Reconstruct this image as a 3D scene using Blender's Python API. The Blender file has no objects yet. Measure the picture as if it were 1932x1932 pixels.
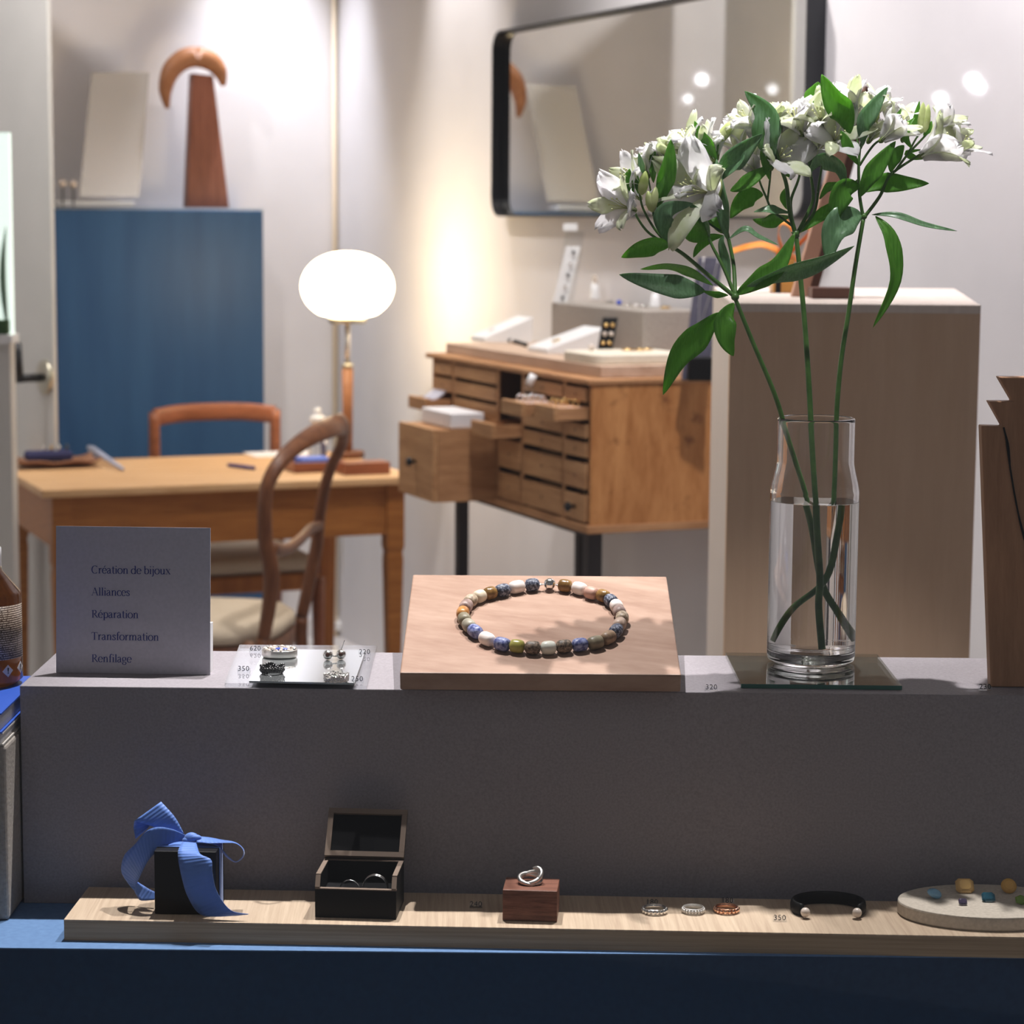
import bpy, math, random
from mathutils import Vector, Matrix
from math import sin, cos, pi, radians, tan, atan2, sqrt
random.seed(7)
C = bpy.context.scene.collection
SC = bpy.context.scene

# ---------------------------------------------------------------- camera, world, lights, exposure
F = 4400.0; PITCH = radians(7.27); ROLL = 0.0075; CAMZ = 1.47
CAM = Vector((0, 0, CAMZ))
RM = Matrix.Rotation(pi/2-PITCH, 3, 'X') @ Matrix.Rotation(ROLL, 3, 'Z')
cd = bpy.data.cameras.new('camera'); cam = bpy.data.objects.new('camera', cd); C.objects.link(cam)
cam.matrix_world = Matrix.Translation(CAM) @ RM.to_4x4()
cd.sensor_width = 36; cd.lens = 36*F/1932; cd.clip_start = .05; cd.clip_end = 60
cd.dof.use_dof = True; cd.dof.focus_distance = 2.33; cd.dof.aperture_fstop = 9.5
SC.camera = cam
SC.view_settings.view_transform = 'Standard'; SC.view_settings.look = 'None'
SC.view_settings.gamma = 1; SC.view_settings.use_curve_mapping = False
SC.view_settings.exposure = 0.0

SC.cycles.max_bounces = 10; SC.cycles.diffuse_bounces = 3; SC.cycles.glossy_bounces = 4; SC.cycles.transmission_bounces = 10; SC.cycles.transparent_max_bounces = 10
w = bpy.data.worlds.new('world'); SC.world = w; w.use_nodes = True
w.node_tree.nodes['Background'].inputs[0].default_value = (.92, .93, 1.0, 1)
w.node_tree.nodes['Background'].inputs[1].default_value = .105

def lamp(name, kind, loc, target, power, color=(1, 1, 1), size=.05, cone=90, blend=.4):
    l = bpy.data.lights.new(name, kind); o = bpy.data.objects.new(name, l); C.objects.link(o)
    l.energy = power; l.color = color
    if kind == 'AREA': l.size = size
    else: l.shadow_soft_size = size
    if kind == 'SPOT': l.spot_size = radians(cone); l.spot_blend = blend
    o.location = loc
    d = Vector(target) - Vector(loc)
    o.rotation_euler = d.to_track_quat('-Z', 'Y').to_euler()
    return o
# display spots above the shop window
lamp('display_spot', 'SPOT', (-.24, 2.66, 2.75), (-.26, 2.28, .95), 175, (1, .965, .96), .012, 34, .35)
lamp('display_spot', 'SPOT', (.34, 2.64, 2.75), (.33, 2.28, .95), 168, (1, .96, .94), .010, 50, .25)
lamp('display_spot', 'SPOT', (.28, 1.97, 2.5), (.31, 2.42, 1.68), 56, (1, .98, .98), .02, 30, .6)  # front fill, added to brighten the blossoms
# room ceiling spots washing the walls
lamp('ceiling_spot', 'SPOT', (-.76, 7.70, 2.9), (-.82, 7.88, 1.0), 190, (.88, .90, 1), .04, 50, .9)
lamp('ceiling_spot', 'SPOT', (-.42, 6.9, 2.9), (-.08, 6.95, 1.6), 90, (1, .95, .95), .04, 50, .9)
lamp('ceiling_spot', 'SPOT', (.05, 5.2, 2.85), (.45, 5.5, 1.2), 105, (1, .95, .93), .05, 95, .8)
lamp('ceiling_spot', 'SPOT', (.45, 3.9, 2.85), (1.15, 4.5, 1.3), 122, (1, .95, .99), .05, 105, .8)
lamp('ceiling_spot', 'SPOT', (-1.0, 6.0, 2.85), (-.9, 6.5, .75), 92, (1, .93, .88), .05, 90, .8)
lamp('ceiling_spot', 'SPOT', (-1.7, 6.2, 2.85), (-1.9, 7.3, 1.4), 52, (1, .94, .94), .05, 110, .8)
lamp('ceiling_spot', 'SPOT', (-.7, 3.75, 2.85), (.32, 3.7, .9), 75, (1, .97, .94), .05, 50, .8)
lamp('ceiling_spot', 'SPOT', (-3.0, 4.6, 2.85), (-4.3, 4.9, 1.4), 160, (1, .98, .94), .05, 120, .8)  # added to brighten the left wall that the mirror reflects

# ---------------------------------------------------------------- camera rays: pixel -> point in the place
def ray(px, py):
    return RM @ Vector(((px-966)/F, -(py-966)/F, -1))
def onz(px, py, z):
    d = ray(px, py); return CAM + d*((z-CAMZ)/d.z)
def atY(px, py, Y):
    d = ray(px, py); return CAM + d*(Y/d.y)
def onpl(px, py, P, n):
    d = ray(px, py); return CAM + d*((Vector(P)-CAM).dot(n)/d.dot(n))

# ---------------------------------------------------------------- colours and materials
def lin(c):
    c = c/255
    return c/12.92 if c <= .04045 else ((c+.055)/1.055)**2.4
def rgb(r, g, b): return (lin(r), lin(g), lin(b), 1)
class NT:
    def __init__(s, name):
        s.m = bpy.data.materials.new(name); s.m.use_nodes = True
        s.t = s.m.node_tree; s.n = s.t.nodes; s.b = s.n['Principled BSDF']
    def new(s, kind, **kw):
        x = s.n.new(kind)
        for k, v in kw.items(): setattr(x, k, v)
        return x
    def link(s, a, b): s.t.links.new(a, b)
def mat(name, col, rough=.5, metal=0, spec=.5, **kw):
    t = NT(name); b = t.b
    b.inputs['Base Color'].default_value = col; b.inputs['Roughness'].default_value = rough
    b.inputs['Metallic'].default_value = metal; b.inputs['Specular IOR Level'].default_value = spec
    for k, v in kw.items(): b.inputs[k.replace('_', ' ')].default_value = v
    return t.m
def noisy(name, c1, c2, scale=60, rough=.6, bump=0, detail=4, stretch=(1, 1, 1), rot=(0, 0, 0), dist=0, lo=.3, hi=.7, spec=.4, **kw):
    t = NT(name); b = t.b
    tc = t.new('ShaderNodeTexCoord'); mp = t.new('ShaderNodeMapping'); nz = t.new('ShaderNodeTexNoise'); cr = t.new('ShaderNodeValToRGB')
    mp.inputs['Scale'].default_value = stretch; mp.inputs['Rotation'].default_value = rot
    nz.inputs['Scale'].default_value = scale; nz.inputs['Detail'].default_value = detail; nz.inputs['Distortion'].default_value = dist
    t.link(tc.outputs['Object'], mp.inputs[0]); t.link(mp.outputs[0], nz.inputs['Vector']); t.link(nz.outputs['Fac'], cr.inputs[0])
    e = cr.color_ramp.elements; e[0].position = lo; e[1].position = hi; e[0].color = c1; e[1].color = c2
    t.link(cr.outputs[0], b.inputs['Base Color'])
    b.inputs['Roughness'].default_value = rough; b.inputs['Specular IOR Level'].default_value = spec
    for k, v in kw.items(): b.inputs[k.replace('_', ' ')].default_value = v
    if bump:
        bp = t.new('ShaderNodeBump'); bp.inputs['Strength'].default_value = bump; bp.inputs['Distance'].default_value = .002
        t.link(nz.outputs['Fac'], bp.inputs['Height']); t.link(bp.outputs[0], b.inputs['Normal'])
    return t.m
def wood(name, c1, c2, stretch=(2, 30, 30), rot=(0, 0, 0), scale=3, rough=.5, bump=.15, spots=0, spec=.35):
    t = NT(name); b = t.b
    tc = t.new('ShaderNodeTexCoord'); mr = t.new('ShaderNodeMapping'); mp = t.new('ShaderNodeMapping'); nz = t.new('ShaderNodeTexNoise'); n2 = t.new('ShaderNodeTexNoise')
    mr.inputs['Rotation'].default_value = rot; mp.inputs['Scale'].default_value = stretch
    nz.inputs['Scale'].default_value = scale; nz.inputs['Detail'].default_value = 6; nz.inputs['Distortion'].default_value = .6
    n2.inputs['Scale'].default_value = scale*6; n2.inputs['Detail'].default_value = 3
    mx = t.new('ShaderNodeMath', operation='MULTIPLY_ADD'); mx.inputs[1].default_value = .35
    cr = t.new('ShaderNodeValToRGB')
    t.link(tc.outputs['Object'], mr.inputs[0]); t.link(mr.outputs[0], mp.inputs[0])
    t.link(mp.outputs[0], nz.inputs['Vector']); t.link(mp.outputs[0], n2.inputs['Vector'])
    t.link(n2.outputs['Fac'], mx.inputs[0]); t.link(nz.outputs['Fac'], mx.inputs[2]); t.link(mx.outputs[0], cr.inputs[0])
    e = cr.color_ramp.elements; e[0].position = .45; e[1].position = .9; e[0].color = c1; e[1].color = c2
    if spots:                                  # knots and small dark specks
        n3 = t.new('ShaderNodeTexNoise'); n3.inputs['Scale'].default_value = spots; n3.inputs['Detail'].default_value = 4; n3.inputs['Roughness'].default_value = .7
        t.link(mr.outputs[0], n3.inputs['Vector']); c3 = t.new('ShaderNodeValToRGB'); t.link(n3.outputs['Fac'], c3.inputs[0])
        c3.color_ramp.elements[0].position = .58; c3.color_ramp.elements[0].color = (1, 1, 1, 1); c3.color_ramp.elements[1].position = .72; c3.color_ramp.elements[1].color = (.42, .34, .3, 1)
        mm = t.new('ShaderNodeMix', data_type='RGBA', blend_type='MULTIPLY'); mm.inputs[0].default_value = 1
        t.link(cr.outputs[0], mm.inputs[6]); t.link(c3.outputs[0], mm.inputs[7]); t.link(mm.outputs[2], b.inputs['Base Color'])
    else: t.link(cr.outputs[0], b.inputs['Base Color'])
    b.inputs['Roughness'].default_value = rough; b.inputs['Specular IOR Level'].default_value = spec
    bp = t.new('ShaderNodeBump'); bp.inputs['Strength'].default_value = bump; bp.inputs['Distance'].default_value = .001
    t.link(mx.outputs[0], bp.inputs['Height']); t.link(bp.outputs[0], b.inputs['Normal'])
    return t.m
def glass(name, col=(1, 1, 1, 1), ior=1.45, rough=0):
    return mat(name, col, rough, 0, .5, Transmission_Weight=1.0, IOR=ior)
def translucent(name, c1, c2, amount, scale=40, rough=.5, stretch=(1, 1, 1), spec=.3, tcol=None):
    t = NT(name); b = t.b
    tc = t.new('ShaderNodeTexCoord'); mp = t.new('ShaderNodeMapping'); nz = t.new('ShaderNodeTexNoise'); cr = t.new('ShaderNodeValToRGB')
    mp.inputs['Scale'].default_value = stretch; nz.inputs['Scale'].default_value = scale
    t.link(tc.outputs['Object'], mp.inputs[0]); t.link(mp.outputs[0], nz.inputs['Vector']); t.link(nz.outputs['Fac'], cr.inputs[0])
    e = cr.color_ramp.elements; e[0].position = .35; e[1].position = .65; e[0].color = c1; e[1].color = c2
    t.link(cr.outputs[0], b.inputs['Base Color']); b.inputs['Roughness'].default_value = rough; b.inputs['Specular IOR Level'].default_value = spec
    tr = t.new('ShaderNodeBsdfTranslucent'); ms = t.new('ShaderNodeMixShader'); ms.inputs[0].default_value = amount
    if tcol: tr.inputs[0].default_value = tcol
    else: t.link(cr.outputs[0], tr.inputs[0])
    t.link(b.outputs[0], ms.inputs[1]); t.link(tr.outputs[0], ms.inputs[2])
    t.link(ms.outputs[0], t.n['Material Output'].inputs[0])
    return t.m

TH = atan2(.3795, .9252)                       # the room is turned about 22 degrees to the shop window
U = Vector((cos(TH), sin(TH), 0)); V = Vector((-sin(TH), cos(TH), 0)); Z = Vector((0, 0, 1))
RZ = (0, 0, -TH)

# ---------------------------------------------------------------- mesh building
def dense(prof, d=.0012):                      # support points beside the ends of long straight runs
    out = [prof[0]]
    for a, b in zip(prof, prof[1:]):
        L_ = math.hypot(b[0]-a[0], b[1]-a[1])
        if L_ > 4*d:
            for f in (d/L_, 1-d/L_): out.append((a[0]+(b[0]-a[0])*f, a[1]+(b[1]-a[1])*f))
        out.append(b)
    return out
class G:
    def __init__(s): s.v = []; s.f = []
    def quad_box(s, o, a, b, c):               # box from corner o along the vectors a, b, c
        o, a, b, c = Vector(o), Vector(a), Vector(b), Vector(c); k = len(s.v)
        if a.cross(b).dot(c) < 0: a, b = b, a
        s.v += [o, o+a, o+a+b, o+b, o+c, o+a+c, o+a+b+c, o+b+c]
        s.f += [tuple(k+i for i in q) for q in ((3, 2, 1, 0), (4, 5, 6, 7), (0, 1, 5, 4), (1, 2, 6, 5), (2, 3, 7, 6), (3, 0, 4, 7))]
        return s
    def box(s, c, size, ax=None):
        ax = ax or (Vector((1, 0, 0)), Vector((0, 1, 0)), Z)
        a, b, d = (Vector(ax[i])*size[i] for i in range(3))
        return s.quad_box(Vector(c)-a/2-b/2-d/2, a, b, d)
    def prism(s, poly, d):                     # polygon (3D points) pushed along d
        poly = [Vector(p) for p in poly]; d = Vector(d); k = len(s.v); n = len(poly)
        nn = Vector((0, 0, 0))
        for i in range(n): nn += poly[i].cross(poly[(i+1) % n])
        if nn.dot(d) > 0: poly.reverse()
        s.v += poly + [p+d for p in poly]
        s.f.append(tuple(range(k, k+n))); s.f.append(tuple(range(k+2*n-1, k+n-1, -1)))
        for i in range(n):
            j = (i+1) % n; s.f.append((k+j, k+i, k+n+i, k+n+j))
        return s
    def lathe(s, prof, c, n=32, axis=None, closed=False):    # prof: (r, h); open ends are capped at r = 0
        c = Vector(c); axis = Vector(axis or (0, 0, 1)).normalized()
        e1 = axis.orthogonal().normalized(); e2 = axis.cross(e1); k = len(s.v)
        if closed: prof = list(prof)
        for r, h in prof:
            for i in range(n):
                t = 2*pi*i/n; s.v.append(c+axis*h+(e1*cos(t)+e2*sin(t))*r)
        m = len(prof)
        for j in range(m if closed else m-1):
            for i in range(n):
                a = k+j*n+i; b_ = k+j*n+(i+1) % n; jj = (j+1) % m
                s.f.append((a, b_, k+jj*n+(i+1) % n, k+jj*n+i))
        if not closed:
            if prof[0][0] > 1e-6: s.f.append(tuple(k+i for i in reversed(range(n))))
            if prof[-1][0] > 1e-6: s.f.append(tuple(k+(m-1)*n+i for i in range(n)))
        return s
    def tube(s, pts, rad, n=10, cap=True, flat=None):
        pts = [Vector(p) for p in pts]; m = len(pts); k = len(s.v)
        if not hasattr(rad, '__len__'): rad = [rad]*m
        up = None
        for i in range(m):
            t = (pts[min(i+1, m-1)]-pts[max(i-1, 0)]).normalized()
            if up is None:
                up = Vector(flat).normalized() if flat else t.orthogonal()
            e1 = (up - t*up.dot(t))
            e1 = e1.normalized() if e1.length > 1e-6 else t.orthogonal().normalized()
            e2 = t.cross(e1); up = e1 if not flat else up
            ra, rb = (rad[i] if hasattr(rad[i], '__len__') else (rad[i], rad[i]))
            for q in range(n):
                a = 2*pi*q/n; s.v.append(pts[i]+e1*cos(a)*ra+e2*sin(a)*rb)
        for j in range(m-1):
            for q in range(n):
                s.f.append((k+j*n+q, k+j*n+(q+1) % n, k+(j+1)*n+(q+1) % n, k+(j+1)*n+q))
        if cap:
            s.f.append(tuple(k+q for q in reversed(range(n)))); s.f.append(tuple(k+(m-1)*n+q for q in range(n)))
        return s
    def ring(s, c, R, r, n=40, m=10, axis=(0, 0, 1), rb=None):
        c = Vector(c); ax = Vector(axis).normalized(); e1 = ax.orthogonal().normalized(); e2 = ax.cross(e1); k = len(s.v); rb = rb or r
        for i in range(n):
            t = 2*pi*i/n; d = e1*cos(t)+e2*sin(t)
            for j in range(m):
                a = 2*pi*j/m; s.v.append(c+d*(R+r*cos(a))+ax*rb*sin(a))
        for i in range(n):
            for j in range(m):
                s.f.append((k+i*m+j, k+((i+1) % n)*m+j, k+((i+1) % n)*m+(j+1) % m, k+i*m+(j+1) % m))
        return s
    def ball(s, c, r, n=16, m=10, sc=(1, 1, 1), ax=None):
        c = Vector(c); k = len(s.v); ax = ax or (Vector((1, 0, 0)), Vector((0, 1, 0)), Z)
        for j in range(m+1):
            ph = pi*j/m
            for i in range(n):
                t = 2*pi*i/n
                s.v.append(c+(Vector(ax[0])*sin(ph)*cos(t)*sc[0]+Vector(ax[1])*sin(ph)*sin(t)*sc[1]+Vector(ax[2])*cos(ph)*sc[2])*r)
        for j in range(m):
            for i in range(n):
                s.f.append((k+(j+1)*n+i, k+(j+1)*n+(i+1) % n, k+j*n+(i+1) % n, k+j*n+i))
        return s
    def sheet(s, rows):                        # rows of points -> grid surface
        k = len(s.v); n = len(rows[0])
        for r in rows: s.v += [Vector(p) for p in r]
        for j in range(len(rows)-1):
            for i in range(n-1):
                s.f.append((k+j*n+i, k+j*n+i+1, k+(j+1)*n+i+1, k+(j+1)*n+i))
        return s

def smooth_path(pts, n=8):                     # Catmull-Rom through the points
    P = [Vector(p) for p in pts]; out = []
    for i in range(len(P)-1):
        p0 = P[max(i-1, 0)]; p1 = P[i]; p2 = P[i+1]; p3 = P[min(i+2, len(P)-1)]
        for j in range(n):
            t = j/n
            out.append(.5*((2*p1)+(p2-p0)*t+(2*p0-5*p1+4*p2-p3)*t*t+(3*p1-p0-3*p2+p3)*t*t*t))
    out.append(P[-1]); return out
def lerp_list(vals, m):
    out = []; n = len(vals)-1
    for i in range(m):
        t = i/(m-1)*n; k = min(int(t), n-1); f = t-k
        a, b = vals[k], vals[k+1]
        out.append(tuple(a[q]*(1-f)+b[q]*f for q in range(len(a))) if hasattr(a, '__len__') else a*(1-f)+b*f)
    return out

ORG = {}
def obj(name, g, m, parent=None, smooth=False, bevel=0, solid=0, sub=0, segs=2, solid_off=0):
    if parent is not None: off = ORG[parent.name]
    else:                                      # origin of a lone mesh at its base
        xs = [p.x for p in g.v]; ys = [p.y for p in g.v]; zs = [p.z for p in g.v]
        off = Vector(((min(xs)+max(xs))/2, (min(ys)+max(ys))/2, min(zs)))
    me = bpy.data.meshes.new(name)
    me.from_pydata([tuple(Vector(p)-off) for p in g.v], [], g.f)
    me.validate(); me.update()
    if smooth: me.polygons.foreach_set('use_smooth', [True]*len(me.polygons))
    me.materials.append(m)
    o = bpy.data.objects.new(name, me); C.objects.link(o); ORG[o.name] = off
    if parent is not None: o.parent = parent
    else: o.location = off
    if sub:
        q = o.modifiers.new('sub', 'SUBSURF'); q.levels = sub; q.render_levels = sub
    if solid:
        q = o.modifiers.new('solid', 'SOLIDIFY'); q.thickness = solid; q.offset = solid_off
    if bevel:
        q = o.modifiers.new('bevel', 'BEVEL'); q.width = bevel; q.segments = segs; q.limit_method = 'ANGLE'; q.angle_limit = radians(35)
    return o
def tag(o, label, cat, group=None, kind=None):
    o['label'] = label; o['category'] = cat
    if group: o['group'] = group
    if kind: o['kind'] = kind
    return o
def thing(name, label, cat, loc, group=None):
    o = bpy.data.objects.new(name, None); C.objects.link(o); o.empty_display_size = .02
    o.location = Vector(loc); ORG[o.name] = Vector(loc)
    return tag(o, label, cat, group)
def struct(name, g, m, label=None, **kw):
    o = obj(name, g, m, **kw); o['kind'] = 'structure'
    if label: o['label'] = label
    return o
# ================================================================ materials
M = {}
M['wall'] = noisy('wall_paint', rgb(224, 221, 222), rgb(230, 227, 228), 6, .75, .03)
M['door'] = noisy('door_paint', rgb(205, 204, 200), rgb(212, 210, 206), 5, .6)
M['ceil'] = mat('ceiling_paint', rgb(226, 226, 224), .9)
M['floor'] = wood('floor_boards', rgb(186, 180, 176), rgb(200, 194, 190), (1.5, 12, 12), RZ)
M['trim'] = mat('cream_trim', rgb(244, 226, 198), .5)
M['black'] = mat('black_metal', rgb(28, 29, 33), .35, .3)
M['blackm'] = mat('matt_black', rgb(8, 8, 9), .55, 0, .25)
M['leg'] = mat('dark_steel', rgb(52, 48, 50), .5, .4)
M['oak'] = wood('honey_oak', rgb(150, 92, 38), rgb(180, 118, 58), (2, 26, 26), RZ, 3, .45)
M['oak_top'] = wood('pale_oak_top', rgb(206, 160, 110), rgb(232, 192, 146), (2, 20, 20), RZ, 2.2, .5)
M['oak_leg'] = wood('amber_leg', rgb(150, 88, 36), rgb(186, 120, 58), (26, 26, 2), RZ, 3, .45)
M['chair'] = wood('chair_walnut', rgb(92, 52, 30), rgb(130, 82, 50), (14, 14, 3), RZ, 4, .4)
M['chair2'] = wood('cherry_rail', rgb(134, 80, 52), rgb(162, 100, 70), (3, 20, 20), RZ, 3, .35)
M['linen_seat'] = noisy('cream_upholstery', rgb(198, 182, 160), rgb(214, 200, 178), 200, .9, .2)
M['cab'] = wood('drawer_pine', rgb(160, 112, 72), rgb(196, 148, 104), (3, 3, 22), RZ, 3, .6)
M['cab_h'] = wood('drawer_front_pine', rgb(168, 120, 78), rgb(200, 154, 108), (20, 2, 20), RZ, 3, .6)
M['cabside'] = wood('stained_pine_side', rgb(164, 104, 52), rgb(208, 148, 90), (7, 7, 1.4), RZ, 4, .5, .15, 16)
M['cabin'] = mat('cavity_shade_wood', rgb(70, 48, 34), .8)  # cabinet inside, coloured darker to carry the shade of the cavities
M['slab'] = wood('pale_top_board', rgb(190, 160, 136), rgb(214, 188, 166), (20, 2, 20), RZ, 2, .6)
M['blue'] = noisy('blue_lacquer', rgb(42, 80, 124), rgb(54, 94, 138), 4, .4, 0, 6, (3, 3, .4), spec=.25)
M['shelfblue'] = noisy('blue_board', rgb(84, 116, 158), rgb(94, 128, 170), 160, .7, .05)
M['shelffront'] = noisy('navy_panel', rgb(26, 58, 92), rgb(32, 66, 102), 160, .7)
M['grey'] = noisy('grey_board', rgb(138, 132, 137), rgb(154, 148, 153), 420, .75, .04, 6)
M['bamboo'] = wood('bamboo_top', rgb(172, 150, 128), rgb(200, 180, 156), (60, 1.6, 60), (0, 0, -.03), 4, .5, .1)
M['bamboo_f'] = M['bamboo']
M['maple'] = wood('cherry_board', rgb(142, 110, 92), rgb(172, 143, 125), (1.6, 6, 6), (0, 0, .3), 5, .5, .1)
M['walnut'] = wood('walnut_block', rgb(92, 56, 44), rgb(138, 92, 74), (1.5, 40, 40), (0, 0, 0), 12, .45)
M['bustwood'] = wood('brown_bust_wood', rgb(160, 116, 84), rgb(186, 140, 106), (12, 12, 1.2), (0, 0, 0), 6, .55)
M['redwood'] = wood('reddish_wood', rgb(128, 76, 58), rgb(158, 100, 78), (30, 30, 2), (0, 0, 0), 5, .45)
M['tanwood'] = wood('tan_wood', rgb(150, 98, 62), rgb(172, 116, 76), (4, 4, 20), (0, 0, 0), 4, .45)
M['pinkwood'] = mat('pale_pink_wood', rgb(206, 160, 136), .5)
M['darkwood'] = mat('dark_brown_wood', rgb(96, 62, 48), .5)
M['ply'] = wood('birch_plywood', rgb(218, 184, 154), rgb(228, 196, 166), (10, 10, 1), (0, 0, 0), 3, .6, .05)
M['plylit'] = wood('lit_ply', rgb(226, 210, 198), rgb(240, 226, 214), (24, 24, .6), (0, 0, 0), 3, .6, .05)  # same plywood, coloured paler where light falls on the sides and top
M['white'] = mat('white_card', rgb(236, 234, 236), .6)
M['whitegloss'] = mat('white_lacquer', rgb(240, 240, 240), .3)
M['cream'] = noisy('cream_leather', rgb(226, 216, 196), rgb(234, 226, 208), 80, .6, .1)
M['greylinen'] = noisy('grey_linen', rgb(150, 142, 134), rgb(172, 164, 156), 260, .9, .3)
M['charcoal'] = noisy('charcoal_velvet', rgb(72, 70, 84), rgb(92, 90, 104), 120, .9)
M['mirror'] = mat('mirror_glass', (.86, .87, .84, 1), .02, 1)
M['silver'] = mat('silver', (.86, .85, .83, 1), .14, 1)
M['silverm'] = mat('brushed_silver', (.80, .77, .73, 1), .32, 1)
M['oxid'] = mat('oxidised_silver', (.10, .10, .10, 1), .3, 1)
M['rose'] = mat('rose_gold', (.86, .52, .36, 1), .16, 1)
M['gold'] = mat('gold', (.85, .58, .24, 1), .2, 1)
M['brass'] = mat('satin_nickel', (.55, .52, .42, 1), .35, 1)
M['pearl'] = mat('pearl', rgb(214, 200, 188), .2, 0, .6, Coat_Weight=.6)
M['glass'] = glass('clear_glass', (1, 1, 1, 1), 1.46)

def clearmat(name, tint, k=1.0):
    t = NT(name); tr = t.new('ShaderNodeBsdfTransparent'); gl = t.new('ShaderNodeBsdfGlossy'); fr = t.new('ShaderNodeLayerWeight'); ms = t.new('ShaderNodeMixShader')
    pw = t.new('ShaderNodeMath', operation='POWER'); pw.inputs[1].default_value = 4; ad = t.new('ShaderNodeMath', operation='MULTIPLY_ADD'); ad.inputs[1].default_value = .85; ad.inputs[2].default_value = .04
    fr.inputs[0].default_value = .5; t.link(fr.outputs['Facing'], pw.inputs[0]); t.link(pw.outputs[0], ad.inputs[0])
    tr.inputs[0].default_value = tint; gl.inputs['Roughness'].default_value = .03
    t.link(ad.outputs[0], ms.inputs[0]); t.link(tr.outputs[0], ms.inputs[1]); t.link(gl.outputs[0], ms.inputs[2]); t.link(ms.outputs[0], t.n['Material Output'].inputs[0])
    return t.m
M['acrylic'] = clearmat('clear_acrylic', (.95, .96, .97, 1))
M['glassg'] = clearmat('green_edged_glass', (.96, .985, .975, 1))
M['water'] = glass('water', (1, 1, 1, 1), 1.33)
M['digit'] = mat('dark_digit_ink', rgb(30, 30, 40), .5)
def emis(name, col, s):
    return mat(name, col, .4, 0, .5, Emission_Color=col, Emission_Strength=s)
M['globe'] = emis('glowing_opal_glass', (1, .77, .46, 1), 16)
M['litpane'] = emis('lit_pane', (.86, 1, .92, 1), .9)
M['orange'] = translucent('orange_ribbon', rgb(240, 150, 50), rgb(250, 176, 84), .3)
M['bottlew'] = mat('white_plastic', rgb(228, 228, 232), .3)

# ================================================================ the room
W0 = Vector((.169, 5.0, 0))+U*.445            # a point of the wall that carries the mirror
CORN = W0+V*3.13                               # the far corner of the room
g = G().quad_box(W0-V*4.3, V*(4.3+3.13+.1), U*.1, Z*3.0); struct('wall_right', g, M['wall'])
g = G().quad_box(CORN+U*.1, -U*4.6, V*.1, Z*3.0); struct('wall_back', g, M['wall'])
g = G().quad_box(CORN-U*4.5, -V*7.5, -U*.1, Z*3.0); struct('wall_left', g, M['wall'])
g = G().quad_box(CORN+U*3+V*.2, -U*8.2, -V*8.6, Z*-.1); struct('floor', g, M['floor'])
g = G().quad_box(CORN+U*3+V*.2+Z*3.0, -U*8.2, -V*6.4, Z*.1); struct('ceiling', g, M['ceil'])
g = G().quad_box(CORN-U*4.5+V*-.012, U*4.5, V*.012, Z*.07); struct('baseboard_back', g, M['wall'])
g = G().lathe([(.008, 0), (.008, 2.98)], CORN-V*.014-U*.014, 12); struct('trim_1', g, M['trim'], smooth=True)

def pln(px, py, P, n): return onpl(px, py, P, n)
# ---------------------------------------------------------------- long wall mirror
def wallmirror():
    P = W0-U*.045
    A = [onpl(x, y, P, U) for x, y in ((927, 240), (1519, 240))]
    s0 = (A[1]-W0).dot(V); s1 = (A[0]-W0).dot(V)
    zb = onpl(1215, 411, P, U).z; zt = onpl(929, 62, P, U).z; zt = (zt+zb+.515)/2
    r = .055; out = []
    def loop(ins):
        q = []
        for cx, cz, a0 in ((s1-r, zt-r, 0), (s0+r, zt-r, 90), (s0+r, zb+r, 180), (s1-r, zb+r, 270)):
            for k in range(9):
                a = radians(a0+k*90/8); q.append((cx+(r-ins)*cos(a), cz+(r-ins)*sin(a)))
        return q
    t = thing('wall_mirror', 'long horizontal wall mirror with rounded corners and thin black frame behind the flowers', 'mirror', W0+V*(s0+s1)/2+Z*zb)
    o1, o2 = loop(0), loop(.006)
    pt = lambda q, d: W0+V*q[0]+Z*q[1]-U*d
    gg = G(); n = len(o1)
    rings = [[pt(q, 0) for q in o1], [pt(q, .045) for q in o1], [pt(q, .045) for q in o2], [pt(q, .02) for q in o2]]
    for rr in rings: gg.v += rr
    for j in range(3):
        for i in range(n): gg.f.append((j*n+i, j*n+(i+1) % n, (j+1)*n+(i+1) % n, (j+1)*n+i))
    obj('frame', gg, M['black'], t)
    gg = G().prism([pt(q, .018) for q in o2], U*.01); obj('mirror_glass', gg, M['mirror'], t)
wallmirror()

# ---------------------------------------------------------------- left: pale door ajar with its lever, lit display niche
PD = Vector((-1.302, 6.6, 0)); DD = Vector((-.578, .816, 0)); DN = Vector((-.816, -.578, 0))
g = G().quad_box(PD+Z*.02, DD*.85, -DN*.012, Z*2.4); d1 = struct('door_1', g, M['door'], bevel=.002)
hp = onpl(88, 712, PD, DN)
g = G().lathe([(.046, -.002), (.05, .004), (.048, .012), (.03, .016)], hp, 28, DN); obj('rosette', g, M['brass'], d1, True)
g = G().tube([hp+DN*.01, hp+DN*.09], .012, 12); g.tube([hp+DN*.082+Z*-.012, hp+DN*.086+Z*.1], [.012, .010], 12); obj('handle', g, M['black'], d1, True)
g = G().quad_box(PD+DD*.58+DN*.002+Z*.02, DD*.012, DN*.006, Z*1.05); obj('panel_edge', g, M['greylinen'], d1)

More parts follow.
